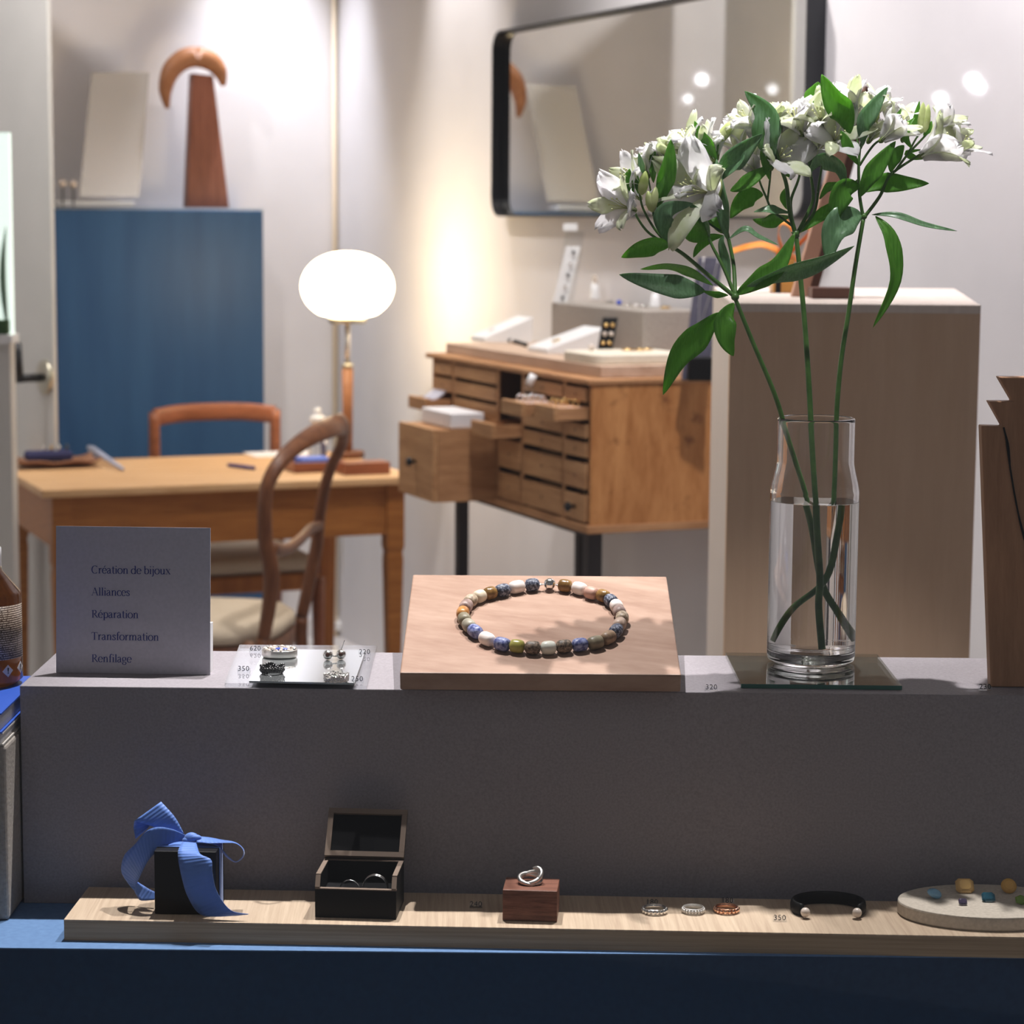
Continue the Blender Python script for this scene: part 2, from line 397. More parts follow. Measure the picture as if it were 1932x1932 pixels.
YN = 5.9
def yb(x0, y0, x1, y1, Y, d, G_=None):          # box behind the vertical plane at depth Y, seen between two pixels
    a = atY(x0, y1, Y); b = atY(x1, y0, Y)
    return (G_ or G()).quad_box(Vector((a.x, Y, a.z)), (b.x-a.x, 0, 0), (0, d, 0), (0, 0, b.z-a.z))
t = thing('display_niche', 'brightly lit white niche with a sill at the left edge of the room', 'display case', atY(-60, 1200, YN+.1))
ORG[t.name].z = 0; t.location.z = 0
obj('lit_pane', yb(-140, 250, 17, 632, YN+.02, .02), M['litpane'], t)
obj('cabinet_base', yb(-140, 648, 19, 1500, YN, .06), M['door'], t, bevel=.003)
obj('sill', yb(-140, 632, 22, 648, YN-.03, .09), M['whitegloss'], t, bevel=.002)
o = obj('moss_block', yb(-60, 604, 14, 630.5, YN-.029, .03), noisy('dark_moss', rgb(40, 66, 40), rgb(70, 100, 60), 90, .9, .5), None, bevel=.003)
tag(o, 'small dark green moss block on the sill of the lit niche', 'moss')
g = G()
rows = []
for k in range(9):
    f = k/8; c = atY(14-9*sin(f*pi*.9), 618-190*f, YN-.004); ww = .008*sin(pi*(.1+.88*f)); rows.append([c-Vector((ww, 0, 0)), c+Vector((0, -.006, 0)), c+Vector((ww, 0, 0))])
g.sheet(rows); o = obj('leaf_blade', g, mat('dull_leaf', rgb(90, 124, 100), .5), None, True, solid=.001)
tag(o, 'tall narrow grey green leaf standing in the moss at the left edge', 'leaf')

# ---------------------------------------------------------------- blue cabinet against the back wall
CD = 7.40
PB = W0*1; vB = CORN.dot(V)-.30                # its front plane
Pf = V*vB
a = onpl(107, 620, Pf, V); b = onpl(498, 620, Pf, V); ztop = onpl(300, 391, Pf, V).z
g = G().quad_box(Vector((a.x, a.y, 0)), U*((b-a).dot(U)), V*.29, Z*(ztop-.008))
t = thing('blue_cabinet', 'tall plain blue cabinet behind the table, carrying a mirror and a wooden bust', 'cabinet', Vector(((a.x+b.x)/2, (a.y+b.y)/2, 0)))
obj('body', g, M['blue'], t, bevel=.004)
c = onpl(20, 389, Pf, V)
g = G().quad_box(Vector((c.x, c.y, ztop-.008))-V*.012, U*((b-c).dot(U)+.003), V*.30, Z*.008)
obj('glass_top', g, M['glassg'], t)
g = G(); q = [onpl(x, y, Pf, V)+V*.02 for x, y in ((104, 396), (60, 396), (60, 412), (104, 412))]
g.tube(q, .004, 8); obj('bracket', g, M['leg'], t)
zt = ztop
# slanted table mirror
q = [onpl(x, y, Pf+V*.1, V) for x, y in ((150, 372), (263, 372), (291, 134), (182, 134))]
q = [q[0]*1, q[1]*1, q[2]+V*.07, q[3]+V*.07]
t = thing('table_mirror', 'tall frameless slanted mirror on a white foot, on top of the blue cabinet', 'mirror', Vector((q[0].x+.08, q[0].y, zt)))
g = G().prism(q, V*.006); obj('mirror_glass', g, mat('soft_mirror', (.84, .81, .77, 1), .25, .55), t)
a = onpl(118, 384, Pf, V); b = onpl(262, 384, Pf, V)
g = G().quad_box(Vector((a.x, a.y, zt))+V*.06, U*((b-a).dot(U)), V*.10, Z*.018); obj('foot', g, M['whitegloss'], t, bevel=.003)
for k, (x, y) in enumerate(((118, 346), (138, 347))):
    c = onpl(x, y, Pf+V*.05, V)
    t = thing('pearl_stud', ('left' if k == 0 else 'right')+' one of two pearl studs beside the slanted mirror foot', 'earring', Vector((c.x, c.y, zt)), 'pearl studs on the blue cabinet')
    obj('pearl', G().ball(c, .013), M['pearl'], t, True)
    obj('post', G().tube([c, Vector((c.x, c.y, zt))], .003, 8), M['oxid'], t)
c = onpl(60, 372, Pf+V*.06, V); o = obj('ring_dish', G().lathe([(0, 0), (.025, 0), (.03, .012), (.026, .016), (0, .012)], Vector((c.x, c.y, zt)), 24), mat('pink_dish', rgb(226, 206, 204), .4), None, True)
tag(o, 'small pinkish dish on the glass top left of the blue cabinet', 'dish')
# crescent bust
P2 = Pf+V*.14
t = thing('jewellery_bust', 'reddish wooden bust with a tan crescent neck, on top of the blue cabinet', 'display bust', Vector((onpl(392, 383, P2, V).x, onpl(392, 383, P2, V).y, zt)))
b0, b1, b2, b3 = [onpl(x, y, P2, V) for x, y in ((352, 385), (433, 385), (403, 142), (363, 138))]
b0.z = b1.z = zt
g = G().prism([b0, b1, b2, b3], V*.05); obj('post', g, M['redwood'], t, bevel=.004)
path = [(316, 205), (312, 170), (322, 135), (345, 113), (372, 108), (398, 116), (415, 136), (422, 163)]
pts = smooth_path([onpl(x, y, P2-V*.015, V) for x, y in path], 6)
rad = lerp_list([(.006, .010), (.022, .026), (.031, .03), (.034, .032), (.034, .032), (.033, .03), (.025, .026), (.006, .010)], len(pts))
obj('crescent', G().tube(pts, rad, 16, flat=V.cross(Z)), M['tanwood'], t, True)

# ---------------------------------------------------------------- table
HT = .75
FL = onz(80, 925, HT); v0 = FL.dot(V); u0 = FL.dot(U)
TW = 1.04; TD = .72
O = U*u0+V*v0
t = thing('table', 'honey oak table with square topped tapered legs, carrying the globe lamp', 'table', O+U*TW/2+V*TD/2)
g = G().quad_box(O+Z*(HT-.022), U*TW, V*TD, Z*.022); obj('tabletop', g, M['oak_top'], t, bevel=.004)
ins = .03
A = O+U*ins+V*ins
for nm, o_, a_, b_ in (('apron', A+U*.05+V*.008, U*(TW-2*ins-.1), V*.02), ('apron', A+U*.05+V*(TD-2*ins-.03), U*(TW-2*ins-.1), V*.02),
                       ('apron', A+V*.05+U*.008, V*(TD-2*ins-.1), U*.02), ('apron', A+V*.05+U*(TW-2*ins-.03), V*(TD-2*ins-.1), U*.02)):
    obj(nm, G().quad_box(o_+Z*(HT-.022-.142), a_, b_, Z*.142), M['oak'], t, bevel=.002)
for iu in (0, 1):
    for iv in (0, 1):
        c = A+U*(.026 if not iu else TW-2*ins-.026)+V*(.026 if not iv else TD-2*ins-.026)
        g = G(); k = 0
        sec = [(.026, HT-.022), (.026, HT-.2), (.022, HT-.215), (.024, HT-.235), (.016, .02), (.016, 0)]
        for hw, z in sec:
            for sx, sy in ((-1, -1), (1, -1), (1, 1), (-1, 1)): g.v.append(c+U*sx*hw+V*sy*hw+Z*z)
        for j in range(len(sec)-1):
            for i in range(4): g.f.append((j*4+(i+1) % 4, j*4+i, (j+1)*4+i, (j+1)*4+(i+1) % 4))
        g.f.append((3, 2, 1, 0)); n = 4*(len(sec)-1); g.f.append((n, n+1, n+2, n+3))
        obj('leg', g, M['oak'] if not iu or not iv else M['oak_leg'], t, bevel=.003)

# globe lamp on the table
c = onz(656, 863, HT); Y = c.y
top = atY(654, 475, Y).z; bot = atY(654, 598, Y).z
R_ = 87/F*Y*1.0
t = thing('table_lamp', 'lit oval opal globe lamp on a wooden post, on the right of the table', 'lamp', c)
H = top-bot; pr = []
for k in range(17):
    a = -pi/2+.30+(pi-.30)*k/16
    pr.append((R_*cos(a)*(1 if sin(a) > 0 else 1), H*.515+H*.485*sin(a)/1.0))
base = Vector((c.x, c.y, bot))
pr = [(.052, 0)]+[(max(R_*cos(-pi/2+.62+(pi-.62)*k/18)**.92 if k < 18 else 0, 0), H*(.47+.53*sin(-pi/2+.62+(pi-.62)*k/18))) for k in range(19)]
obj('lamp_shade', G().lathe(pr, base, 40), M['globe'], t, True)
obj('shade_holder', G().lathe([(.052, -.018), (.056, -.014), (.056, .002), (.05, .004)], base, 32), M['brass'], t, True)
zc = atY(654, 690, Y).z
obj('stem', G().lathe([(.008, zc-HT), (.008, bot-.016-HT)], c, 14), M['silverm'], t, True)
obj('collar', G().lathe([(.017, zc-.006-HT), (.017, zc+.006-HT)], c, 20), M['brass'], t, True)
obj('post', G().lathe([(.014, .018), (.0165, zc-.004-HT)], c, 20), M['tanwood'], t, True)
obj('base', G().lathe([(.05, 0), (.05, .016), (.046, .02)], c, 36), M['chair'], t, True)

def table_thing(name, label, cat, px, py, group=None): return thing(name, label, cat, onz(px, py, HT), group)
# wooden tray, blue notebook and things on the table
a = onz(556, 893, HT); b = onz(632, 897, HT)
t = thing('wooden_tray', 'low reddish wooden tray beside the lamp on the table', 'tray', a)
g = G().quad_box(a, U*.16, V*.12, Z*.006); obj('tray_bottom', g, M['chair2'], t)
g = G()
for o_, p_, q_ in ((a, U*.16, V*.008), (a+V*.112, U*.16, V*.008), (a+V*.0081, V*.1038, U*.008), (a+U*.152+V*.0081, V*.1038, U*.008)): g.quad_box(o_, p_, q_, Z*.028)
obj('rim', g, M['chair2'], t, bevel=.002)
o = obj('blue_box', G().quad_box(a+U*.03+V*.03+Z*.0065, U*.085, V*.07, Z*.03), mat('bright_blue_card', rgb(96, 128, 224), .5), None, bevel=.003); tag(o, 'small bright blue box inside the wooden tray', 'box')
a = onz(640, 897, HT); o = obj('wooden_block', G().quad_box(a+V*-.01+U*.012, U*.135, V*.07, Z*.034), M['chair2'], None, bevel=.003); tag(o, 'flat reddish wooden block right of the tray at the foot of the lamp', 'block')
a = onz(448, 856, HT); g = G().quad_box(a-V*.13+U*.02, U*.2, V*.14, Z*.003)
o = obj('paper_sheet', g, M['white']); tag(o, 'white paper sheet lying on the table in front of the chair', 'paper')
a = onz(431, 881, HT); b = onz(480, 887, HT); o = obj('pen', G().tube([a+Z*.006, b+Z*.006], .0055, 12), mat('violet_pen', rgb(40, 34, 120), .35), None, True); tag(o, 'dark violet pen lying on the table by the paper', 'pen')
c = onz(609, 872, HT)+V*.05; t = thing('spray_bottle', 'white capped clear spray bottle standing behind the lamp post on the table', 'bottle', c)
hh = atY(609, 770, c.y).z-HT
obj('bottle_body', G().lathe([(.026, 0), (.028, .004), (.028, hh*.55), (.014, hh*.7), (.014, hh*.72)], c, 24), M['glass'], t, True)
obj('cap', G().lathe([(.016, hh*.72), (.026, hh*.78), (.02, hh*.84), (.009, hh*.88), (.011, hh*.93), (.008, hh)], c, 20), M['whitegloss'], t, True)
# left end of the table: leather tray with rings, white wand, white cards
a = onz(36, 888, HT)
rows = []
for j in range(7):
    r_ = []
    for i in range(13):
        f = i/12; e = abs(j-3)/3
        r_.append(a+U*(f*.235)+V*(j*.025)+Z*(.004+.012*e**3+.006*sin(f*pi*2.2)**2*(j < 2)+.012*(abs(f-.5)*2)**6))
    rows.append(r_)
o = obj('leather_tray', G().sheet(rows), mat('tan_leather', rgb(150, 106, 78), .6), None, True, solid=.004, solid_off=1); tag(o, 'wavy tan leather tray at the left end of the table', 'tray')
o = obj('jewellery_cushion', G().box(a+U*.10+V*.09+Z*.030, (.13, .07, .028), (U, V, Z)), mat('navy_cushion', rgb(42, 44, 88), .8), None, bevel=.01, segs=3); tag(o, 'dark navy cushion in the leather tray', 'cushion')
for k, (x, y, mm) in enumerate(((96, 852, 'silver'), (108, 856, 'gold'), (103, 863, 'silver'), (84, 858, 'oxid'))):
    cc = a+U*(.085+.022*k)+V*.08+Z*.053
    o = obj('ring', G().ring(cc, .0075, .0022, 20, 8, U), M[mm], None, True); tag(o, ['silver ring leftmost on the navy cushion', 'gold ring on the navy cushion of the leather tray', 'second silver ring on the navy cushion, right of the gold one', 'blackened ring rightmost on the navy cushion'][k], 'ring', 'rings on the navy cushion')
a1 = onz(168, 866, HT)+Z*.035; b1 = onz(232, 889, HT)+Z*.006
o = obj('ring_stick', G().tube([a1, a1+(b1-a1)*.1, b1], [.006, .011, .005], 14), mat('pale_blue_plastic', rgb(176, 182, 206), .3), None, True); tag(o, 'pale grey ring sizing stick leaning on the leather tray', 'stick')
a = onz(14, 893, HT); o = obj('tag_card', G().quad_box(a, U*.03, V*.06, Z*.014), M['white'], None, bevel=.003); tag(o, 'small white card block at the left front corner of the table', 'card')

# ---------------------------------------------------------------- chair behind the table
def chair_back():
    Yc = 7.0
    P = V*(v0+TD+.12); sx = lambda x, y: onpl(x, y, P, V)
    tl, tr = sx(291, 790), sx(519, 790); zt_ = sx(400, 768).z
    ct = (tl+tr)/2; base = Vector((ct.x, ct.y, 0))-V*.2
    t = thing('side_chair', 'cherry side chair with a straight curved top rail behind the table', 'chair', base)
    w2 = (tr-tl).dot(U)/2
    for s in (-1, 1):
        top = ct+U*s*w2; top.z = zt_-.012
        pts = smooth_path([top, Vector((top.x, top.y, .62)), Vector((top.x, top.y, .44))-V*.02, Vector((top.x, top.y, 0))+V*.05], 5)
        obj('leg', G().tube(pts, lerp_list([.016, .018, .02, .014], len(pts)), 10), M['chair2'], t, True)
        f = Vector((ct.x, ct.y, 0))+U*s*(w2+.01)-V*.40
        obj('leg', G().tube([f, f+Z*.41], [.013, .02], 10), M['chair2'], t, True)
    pts = smooth_path([ct-U*w2+Z*(zt_-.028-ct.z)-V*.0, ct-U*w2*.45+Z*(zt_-.018-ct.z)+V*.03, ct+U*w2*.45+Z*(zt_-.018-ct.z)+V*.03, ct+U*w2+Z*(zt_-.028-ct.z)], 6)
    obj('top_rail', G().tube(pts, [(.027, .012)]*len(pts), 14, flat=Z), M['chair2'], t, True)
    c0 = Vector((ct.x, ct.y, .42))-V*.2
    obj('seat_frame', G().box(c0-Z*.02, (2*w2+.03, .42, .05), (U, V, Z)), M['oak_leg'], t, bevel=.006)
    obj('seat', G().box(c0+Z*.03, (2*w2+.02, .40, .05), (U, V, Z)), M['linen_seat'], t, bevel=.022, segs=4)
chair_back()
# ---------------------------------------------------------------- balloon-back chair in front of the table, seen from the side
def chair_front():
    t = thing('balloon_back_chair', 'walnut balloon back chair with cream seat in front of the table', 'chair', Vector((-.80, 5.75, 0)))
    P = lambda l: [atY(*q) for q in l]
    near = P([(497, 1206, 5.53), (508, 1140, 5.53), (512, 1080, 5.53), (501, 1020, 5.53), (499, 960, 5.53), (505, 915, 5.54), (524, 878, 5.57), (552, 848, 5.63), (586, 824, 5.71), (620, 808, 5.8), (650, 800, 5.9)])
    n = smooth_path(near, 5)
    rad = lerp_list([(.015, .016), (.016, .018), (.017, .021), (.016, .019), (.015, .0175), (.014, .0175), (.014, .019), (.014, .022), (.014, .026), (.014, .029), (.013, .029)], len(n))
    far = P([(648, 812, 5.9), (645, 838, 5.95), (625, 880, 5.98), (610, 930, 5.99), (602, 985, 5.99), (597, 1030, 5.99), (585, 1090, 5.99), (569, 1165, 5.99)])
    f = smooth_path(far, 5)
    obj('back_frame', G().tube(n, rad, 14, flat=(.3, 1, 0)), M['chair'], t, True)
    obj('back_frame', G().tube(f, lerp_list([(.02, .014), (.018, .014), (.017, .014), (.017, .014), (.017, .014), (.018, .016), (.018, .017), (.016, .016)], len(f)), 12), M['chair'], t, True)
    c = smooth_path(P([(514, 1034, 5.53), (536, 1038, 5.62), (562, 1022, 5.75), (584, 1000, 5.88), (604, 990, 5.99)]), 5)
    obj('cross_rail', G().tube(c, lerp_list([(.017, .012), (.015, .012), (.015, .012), (.014, .012)], len(c)), 12, flat=Z), M['chair'], t, True)
    # rear legs, under the two stiles
    for q, Yq in ((near[0], 5.53), (far[-1], 5.99)):
        obj('leg', G().tube(smooth_path([q, q+Vector((.005, 0, -.12)), Vector((q.x+.07, q.y, 0))], 4), .017, 10), M['chair'], t, True)
    A_, B_ = near[0].copy(), far[-1].copy(); A_.z = B_.z = .43
    s = (B_-A_); L_ = Vector((-s.y, s.x, 0)).normalized(); s.normalize(); W_ = (B_-A_).length
    ctr = (A_+B_)/2+L_*.22
    prof = []
    for k in range(40):
        a = 2*pi*k/40; cx, sy = cos(a), sin(a)
        prof.append(ctr+s*(W_/2+.015)*math.copysign(abs(sy)**.62, sy)+L_*.235*math.copysign(abs(cx)**.62, cx))
    def pad(z0, lev):
        g = G(); k = 0
        for sc, z in lev:
            g.v += [ctr+(p-ctr)*sc+Z*(z-ctr.z) for p in prof]
        n_ = len(prof)
        for j in range(len(lev)-1):
            for i in range(n_): g.f.append((j*n_+i, j*n_+(i+1) % n_, (j+1)*n_+(i+1) % n_, (j+1)*n_+i))
        g.f.append(tuple(reversed(range(n_)))); g.f.append(tuple((len(lev)-1)*n_+i for i in range(n_)))
        return g
    obj('seat_frame', pad(0, [(.97, .37), (.99, .38), (.99, .425), (.96, .43)]), M['chair'], t, True)
    obj('seat', pad(0, [(.95, .43), (1.0, .44), (.99, .458), (.9, .474), (.6, .483), (.25, .486)]), M['linen_seat'], t, True)
    for sg in (-1, 1):
        q = ctr+L_*.2+s*sg*.19
        obj('leg', G().tube([Vector((q.x, q.y, 0)), Vector((q.x, q.y, .38))], [.013, .02], 10), M['chair'], t, True)
    q = near[0]+L_*.03; obj('scroll', G().ball(Vector(near[0])+L_*.035+Z*-.02, .018, sc=(1, 1, .8)), M['chair'], t, True)
chair_front()

# white plug and cable on the far wall, seen under the table
c = onpl(648, 1180, CORN-V*.02, V)
t = thing('power_strip', 'white power socket low on the wall under the table', 'socket', c)
obj('socket_body', G().box(c, (.06, .03, .03), (U, V, Z)), M['whitegloss'], t, bevel=.004)
p = [onpl(x, y, CORN-V*.05, V) for x, y in ((652, 1172), (650, 1130), (648, 1090), (646, 1030), (650, 980))]
obj('cable', G().tube(smooth_path(p, 5), .004, 8), mat('beige_cable', rgb(190, 180, 170), .5), t, True)
# ================================================================ old drawer cabinet on black legs
E0 = Vector((.169, 5.0, 0)); zT = 1.112; zB = .797; LC = .985; DC = .42
def K(s, d, z): return E0+V*s+U*d+Z*z
def sx(px, d=0):                               # position along the front of the thing seen at image column px
    P = E0+U*d; q = onpl(px, 820, P, U); return (q-E0).dot(V)
def kbox(s0, s1, d0, d1, z0, z1, g=None): return (g or G()).quad_box(K(s0, d0, z0), V*(s1-s0), U*(d1-d0), Z*(z1-z0))
cabt = thing('drawer_cabinet', 'old pine cabinet of many small drawers on black metal legs', 'cabinet', K(LC/2, DC/2, 0))
fz = lambda f: zT-f*(zT-zB)
xs = [0.012, sx(1066), sx(987), sx(940.5), sx(857), LC-.012]    # column borders along the front
g = G()
obj('side_panel', kbox(0, .012, 0, DC, zB, zT), M['cabside'], cabt, bevel=.003); obj('side_panel', kbox(LC-.012, LC, 0, DC, zB, zT), M['cabside'], cabt, bevel=.003)
g = G(); kbox(-.006, LC+.02, -.012, DC, zT-.004, zT+.008, g); obj('top_panel', g, M['cab'], cabt, bevel=.003)
g = G(); kbox(-.004, LC+.006, -.008, DC, zB-.012, zB+.006, g); obj('bottom_panel', g, M['cab'], cabt, bevel=.003)
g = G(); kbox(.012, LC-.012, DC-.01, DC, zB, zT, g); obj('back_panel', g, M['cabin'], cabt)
g = G()
for k in range(1, 5): kbox(xs[k]-.006, xs[k]+.006, .002, DC-.01, zB, zT, g)
for c0, c1, f in ((0, 2, .27), (0, 2, .395), (0, 2, .53), (0, 2, .75), (2, 3, .5), (2, 3, .745), (3, 5, .14), (3, 5, .27), (3, 5, .42), (2, 3, .36), (0, 2, .14)):
    kbox(xs[c0]+.0062, xs[c1]-.0062, .02, DC-.012, fz(f)-.002, fz(f)+.002, g)
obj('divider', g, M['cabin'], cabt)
for k in range(1, 5): obj('front_post', kbox(xs[k]-.006, xs[k]+.006, -.002, .0018, zB+.007, zT-.005), M['cab'], cabt)
def knob(p, parent, kind='dark'):
    if kind == 'keyhole': obj('keyhole', G().lathe([(.0028, 0), (.0034, .0008), (.0025, .0012)], p, 12, -U), M['darkwood'], parent, True)
    else: obj('knob', G().lathe([(.004, 0), (.004, .008), (.010, .012), (.011, .018), (.007, .022)], p, 16, -U), M['black'], parent, True)
def drawer(c, f0, f1, pull=0, kn='keyhole', deep=None, ms='cab_h', c1=None, gap=.002):
    s0, s1 = xs[c]+.0075, xs[(c1 or c)+1]-.0075; z1, z0 = fz(f0+.012), fz(f1); d0 = -pull-.004
    g = G(); L_ = deep or (.05 if pull == 0 else min(pull+.10, .38))
    kbox(s0, s1, d0, d0+.012, z0, z1, g)
    o = obj('drawer', g, M[ms], cabt, bevel=.002)
    g = G(); b = .008
    kbox(s0+.001, s0+b, d0+.0122, d0+L_, z0+.002, z1-.003, g); kbox(s1-b, s1-.001, d0+.0122, d0+L_, z0+.002, z1-.003, g)
    kbox(s0+b, s1-b, d0+.0122, d0+L_, z0+.002, z0+.008, g); kbox(s0+b, s1-b, d0+L_-b, d0+L_, z0+.008, z1-.003, g)
    obj('drawer_box', g, M['cab'], o)
    if kn: knob(K((s0+s1)/2, d0, (z0+z1)/2), o, kn)
    return s0, s1, z0, z1
for c in (0, 1):
    drawer(c, .03, .135); drawer(c, .28, .385); drawer(c, .405, .52); drawer(c, .55, .74)
drawer(1, .77, .965); drawer(0, .77, .965, kn='dark')
drawer(2, .51, .735, kn='keyhole'); drawer(2, .765, .97)
for f in ((.02, .13), (.15, .26), (.28, .405)): drawer(3, *f, kn=None)
drawer(4, .02, .13); drawer(4, .15, .26)
# pulled-out drawers
dsm = drawer(2, .37, .49, .07, None)
dA = drawer(0, .15, .262, .075, None, .12)
xs.append(.27); xs.append(xs[2]); xs.append(xs[1]); xs.append(.27)
c6 = xs[:]; xs[6:] = [.275, c6[2], c6[1], .275]
drawer(6, .15, .262, kn=None); dB = drawer(8, .15, .262, .098, None, .15)
dsh = drawer(4, .29, .40, .068, None, .15)
dbig = (xs[3]+.004, xs[3]+.245, fz(1.0), fz(.455))
g = G(); pb = .150; s0, s1, z0, z1 = dbig
kbox(s0, s1, -pb-.014, -pb, z0, z1, g); o = obj('drawer', g, M['cab_h'], cabt, bevel=.002)
g = G(); kbox(s0, s0+.01, -pb+.0002, .06, z0, z1-.002, g); kbox(s1-.01, s1, -pb+.0002, .06, z0, z1-.002, g); kbox(s0+.01, s1-.01, -pb+.0002, .06, z0, z0+.01, g); kbox(s0+.01, s1-.01, -pb+.0002, .06, z1-.05, z1-.002, g)
obj('drawer_box', g, M['cab'], o); knob(K((s0+s1)/2, -pb-.014, (z0+z1)/2), o, 'dark')
# legs and rail
for s_, d_, w_ in ((.075, .03, .034), (.875, .03, .028), (.075, .36, .034), (.875, .36, .028)):
    obj('leg', kbox(s_-w_/2, s_+w_/2, d_-w_/2+.01, d_+w_/2+.01, 0, zB-.013), M['leg'], cabt, bevel=.002)
obj('leg_rail', kbox(.095, .86, .03, .05, zB-.03, zB-.013), M['leg'], cabt)

# board lying on the cabinet
s_far = LC-.005
TB = zT+.008; TB2 = TB+.026
o = obj('display_board', kbox(.03, s_far, .035, .40, TB, TB2), M['slab'], None, bevel=.002); tag(o, 'thick pale wooden board lying on the drawer cabinet', 'board')
def top(px, py, z=None): return onz(px, py, z or TB2)
def ramp(name, label, pts, h0, h1, m, w):
    a, b = pts; dirv = (b-a); dirv.z = 0; n = Vector((dirv.y, -dirv.x, 0)).normalized()*w
    o = obj(name, G().prism([a+Z*0, b+Z*0, b+Z*h1, a+Z*h0], -n), m, None, bevel=.002)
    return tag(o, label, 'display ramp', 'white display ramps on the board')
def up(px, py, base):                          # the point of the vertical line over base seen at the image row py
    return Vector((base.x, base.y, atY(px, py, base.y).z))
# left ramp: low end (880,640), high end (1006,592)
a = top(893, 644); b = a-V*.0+U*.0
def mk_ramp(lab, x0, y0, x1, y1, wd):
    a = top(x0, y0); b = top(x1, y0-4); b = Vector((b.x, a.y-.03, TB2)); h1 = atY(x1, y1, b.y).z-TB2
    bk = V*wd
    o = obj('display_ramp', G().prism([a, b, b+Z*h1, a+Z*.012], bk), M['whitegloss'], None, bevel=.002)
    tag(o, lab, 'display ramp', 'white display ramps on the board'); return a, b, h1
rA = mk_ramp('white sloping display ramp at the far end of the board', 915, 646, 1004, 598, .10)
rB = mk_ramp('white sloping display ramp in the middle of the board, left of the earring card', 1032, 668, 1138, 618, .12)
for (a_, b_, h_), lab in ((rA, 'small silver ring resting on the far white ramp'), (rB, 'small gold ring resting on the middle white ramp')):
    cc = a_+(b_-a_)*.3+Z*(.012+(h_-.012)*.3)+V*.05
    o = obj('ring', G().ring(cc+Z*.003, .008, .002, 20, 8, (-.3, 0, 1)), M['silverm' if 'silver' in lab else 'gold'], None, True); tag(o, lab, 'ring')
# black beaded bracelet
p = smooth_path([top(x, y)+Z*.006 for x, y in ((948, 644), (962, 647), (976, 650), (992, 655))], 3)
t = thing('bead_bracelet', 'black bead bracelet with one silver bead lying at the front of the board', 'bracelet', Vector((p[0].x+.02, p[0].y, TB2)))
for i, q in enumerate(p): obj('bead', G().ball(q, .0055 if i != 4 else .006, 10, 8), M['blackm'] if i != 4 else M['silver'], t, True)
# black earring card with gold and pearl earrings
a = top(1124, 676, TB2+.0); b = top(1154, 678, TB2); b.y = a.y
t = thing('earring_card', 'upright black card with gold earrings standing between ramp and cream tray', 'display card', a)
hgt = atY(1160, 600, a.y).z-TB2
lean = Vector((.016, .02, hgt))
g = G().prism([a, b, b+lean, a+lean], (0, .006, 0)); obj('card', g, M['blackm'], t, bevel=.001)
for i in range(4):
    for j in range(2):
        q = a+(b-a)*(.3+.42*j)+lean*(.82-.22*i)+Vector((0, -.004, 0))
        obj('earring', G().ball(q, .0055, 10, 8), M['gold'] if i % 2 == 0 else M['pearl'], t, True)
# cream tray with rounded corners
def rrect(c, a, b, r, n=6):
    out = []
    for sa, sb, a0 in ((1, 1, 0), (-1, 1, 90), (-1, -1, 180), (1, -1, 270)):
        for k in range(n+1):
            th = radians(a0+90*k/n); out.append(Vector(c)+U*(sa*(a-r)+r*cos(th))+V*(sb*(b-r)+r*sin(th)))
    return out
c = K(.165, .155, TB2)
g = G().prism(rrect(c, .115, .10, .03), Z*.022)
o = obj('leather_pad', g, M['cream'], None, bevel=.004, segs=3); tag(o, 'thick cream pad with rounded corners at the near end of the board', 'pad')
for k, (du, dv) in enumerate(((.02, .03), (.045, .02), (.07, .035), (-.06, .05))):
    q = c+U*du+V*dv+Z*.0225
    if k < 3:
        o = obj('gold_chain', G().ring(q+Z*.002, .012, .002, 24, 8), M['gold'], None, True); tag(o, ['leftmost coil of gold chain on the cream pad', 'middle coil of gold chain on the cream pad', 'rightmost coil of gold chain on the cream pad'][k], 'chain', 'gold chain coils on the cream pad')
    else:
        o = obj('pearl', G().ball(q+Z*.007, .0075), M['pearl'], None, True); tag(o, 'single pearl on the left of the cream pad', 'pearl')
# grey linen riser box with its jewellery, behind the board
zr = atY(1040, 566, 5.45).z; s0 = sx(1038, .28); s1 = sx(1238, .28)
rs0, rs1 = .262, .795
ztr = onpl(1216, 587, K(rs0, .25, 0), V).z
g = kbox(rs0, rs1, .245, .405, TB2, ztr)
o = obj('linen_riser', g, M['greylinen'], None, bevel=.003); tag(o, 'grey linen covered riser box at the back of the board', 'box')
RS = lambda px, py: onz(px, py, ztr)
def onr(s, d): return K(s, d, ztr)
# white strip display with earrings, tall and slanted
c = onr(rs1-.06, .32)
t = thing('earring_stand', 'tall slanted white strip with earrings at the far end of the grey riser', 'display stand', c)
hh = atY(1085, 465, c.y).z-ztr; l0 = Vector((.032, 0, hh))
a0 = Vector((atY(1043, 560, c.y).x, c.y, ztr)); a1 = Vector((atY(1070, 560, c.y).x, c.y, ztr))
obj('strip', G().prism([a0, a1, a1+l0, a0+l0], (0, .012, 0)), M['whitegloss'], t, bevel=.001)
for i in range(5): obj('earring', G().ball(a0+(a1-a0)*.6+l0*(.1+.2*i)+Vector((0, -.004, 0)), (.0045), 10, 8), M['silver' if i % 2 else 'oxid'], t, True)
b0 = Vector((atY(1048, 560, c.y).x, c.y+.03, ztr)); hz = atY(1080, 436, c.y).z-ztr
obj('back_stand', G().prism([b0, b0+Vector((.045, 0, 0)), b0+Vector((.072, 0, hz)), b0+Vector((.024, 0, hz))], (0, .008, 0)), M['acrylic'], t)
obj('head', G().quad_box(b0+Vector((.018, -.004, hz)), (.035, 0, 0), (0, .016, 0), (0, 0, .018)), M['whitegloss'], t, bevel=.001)
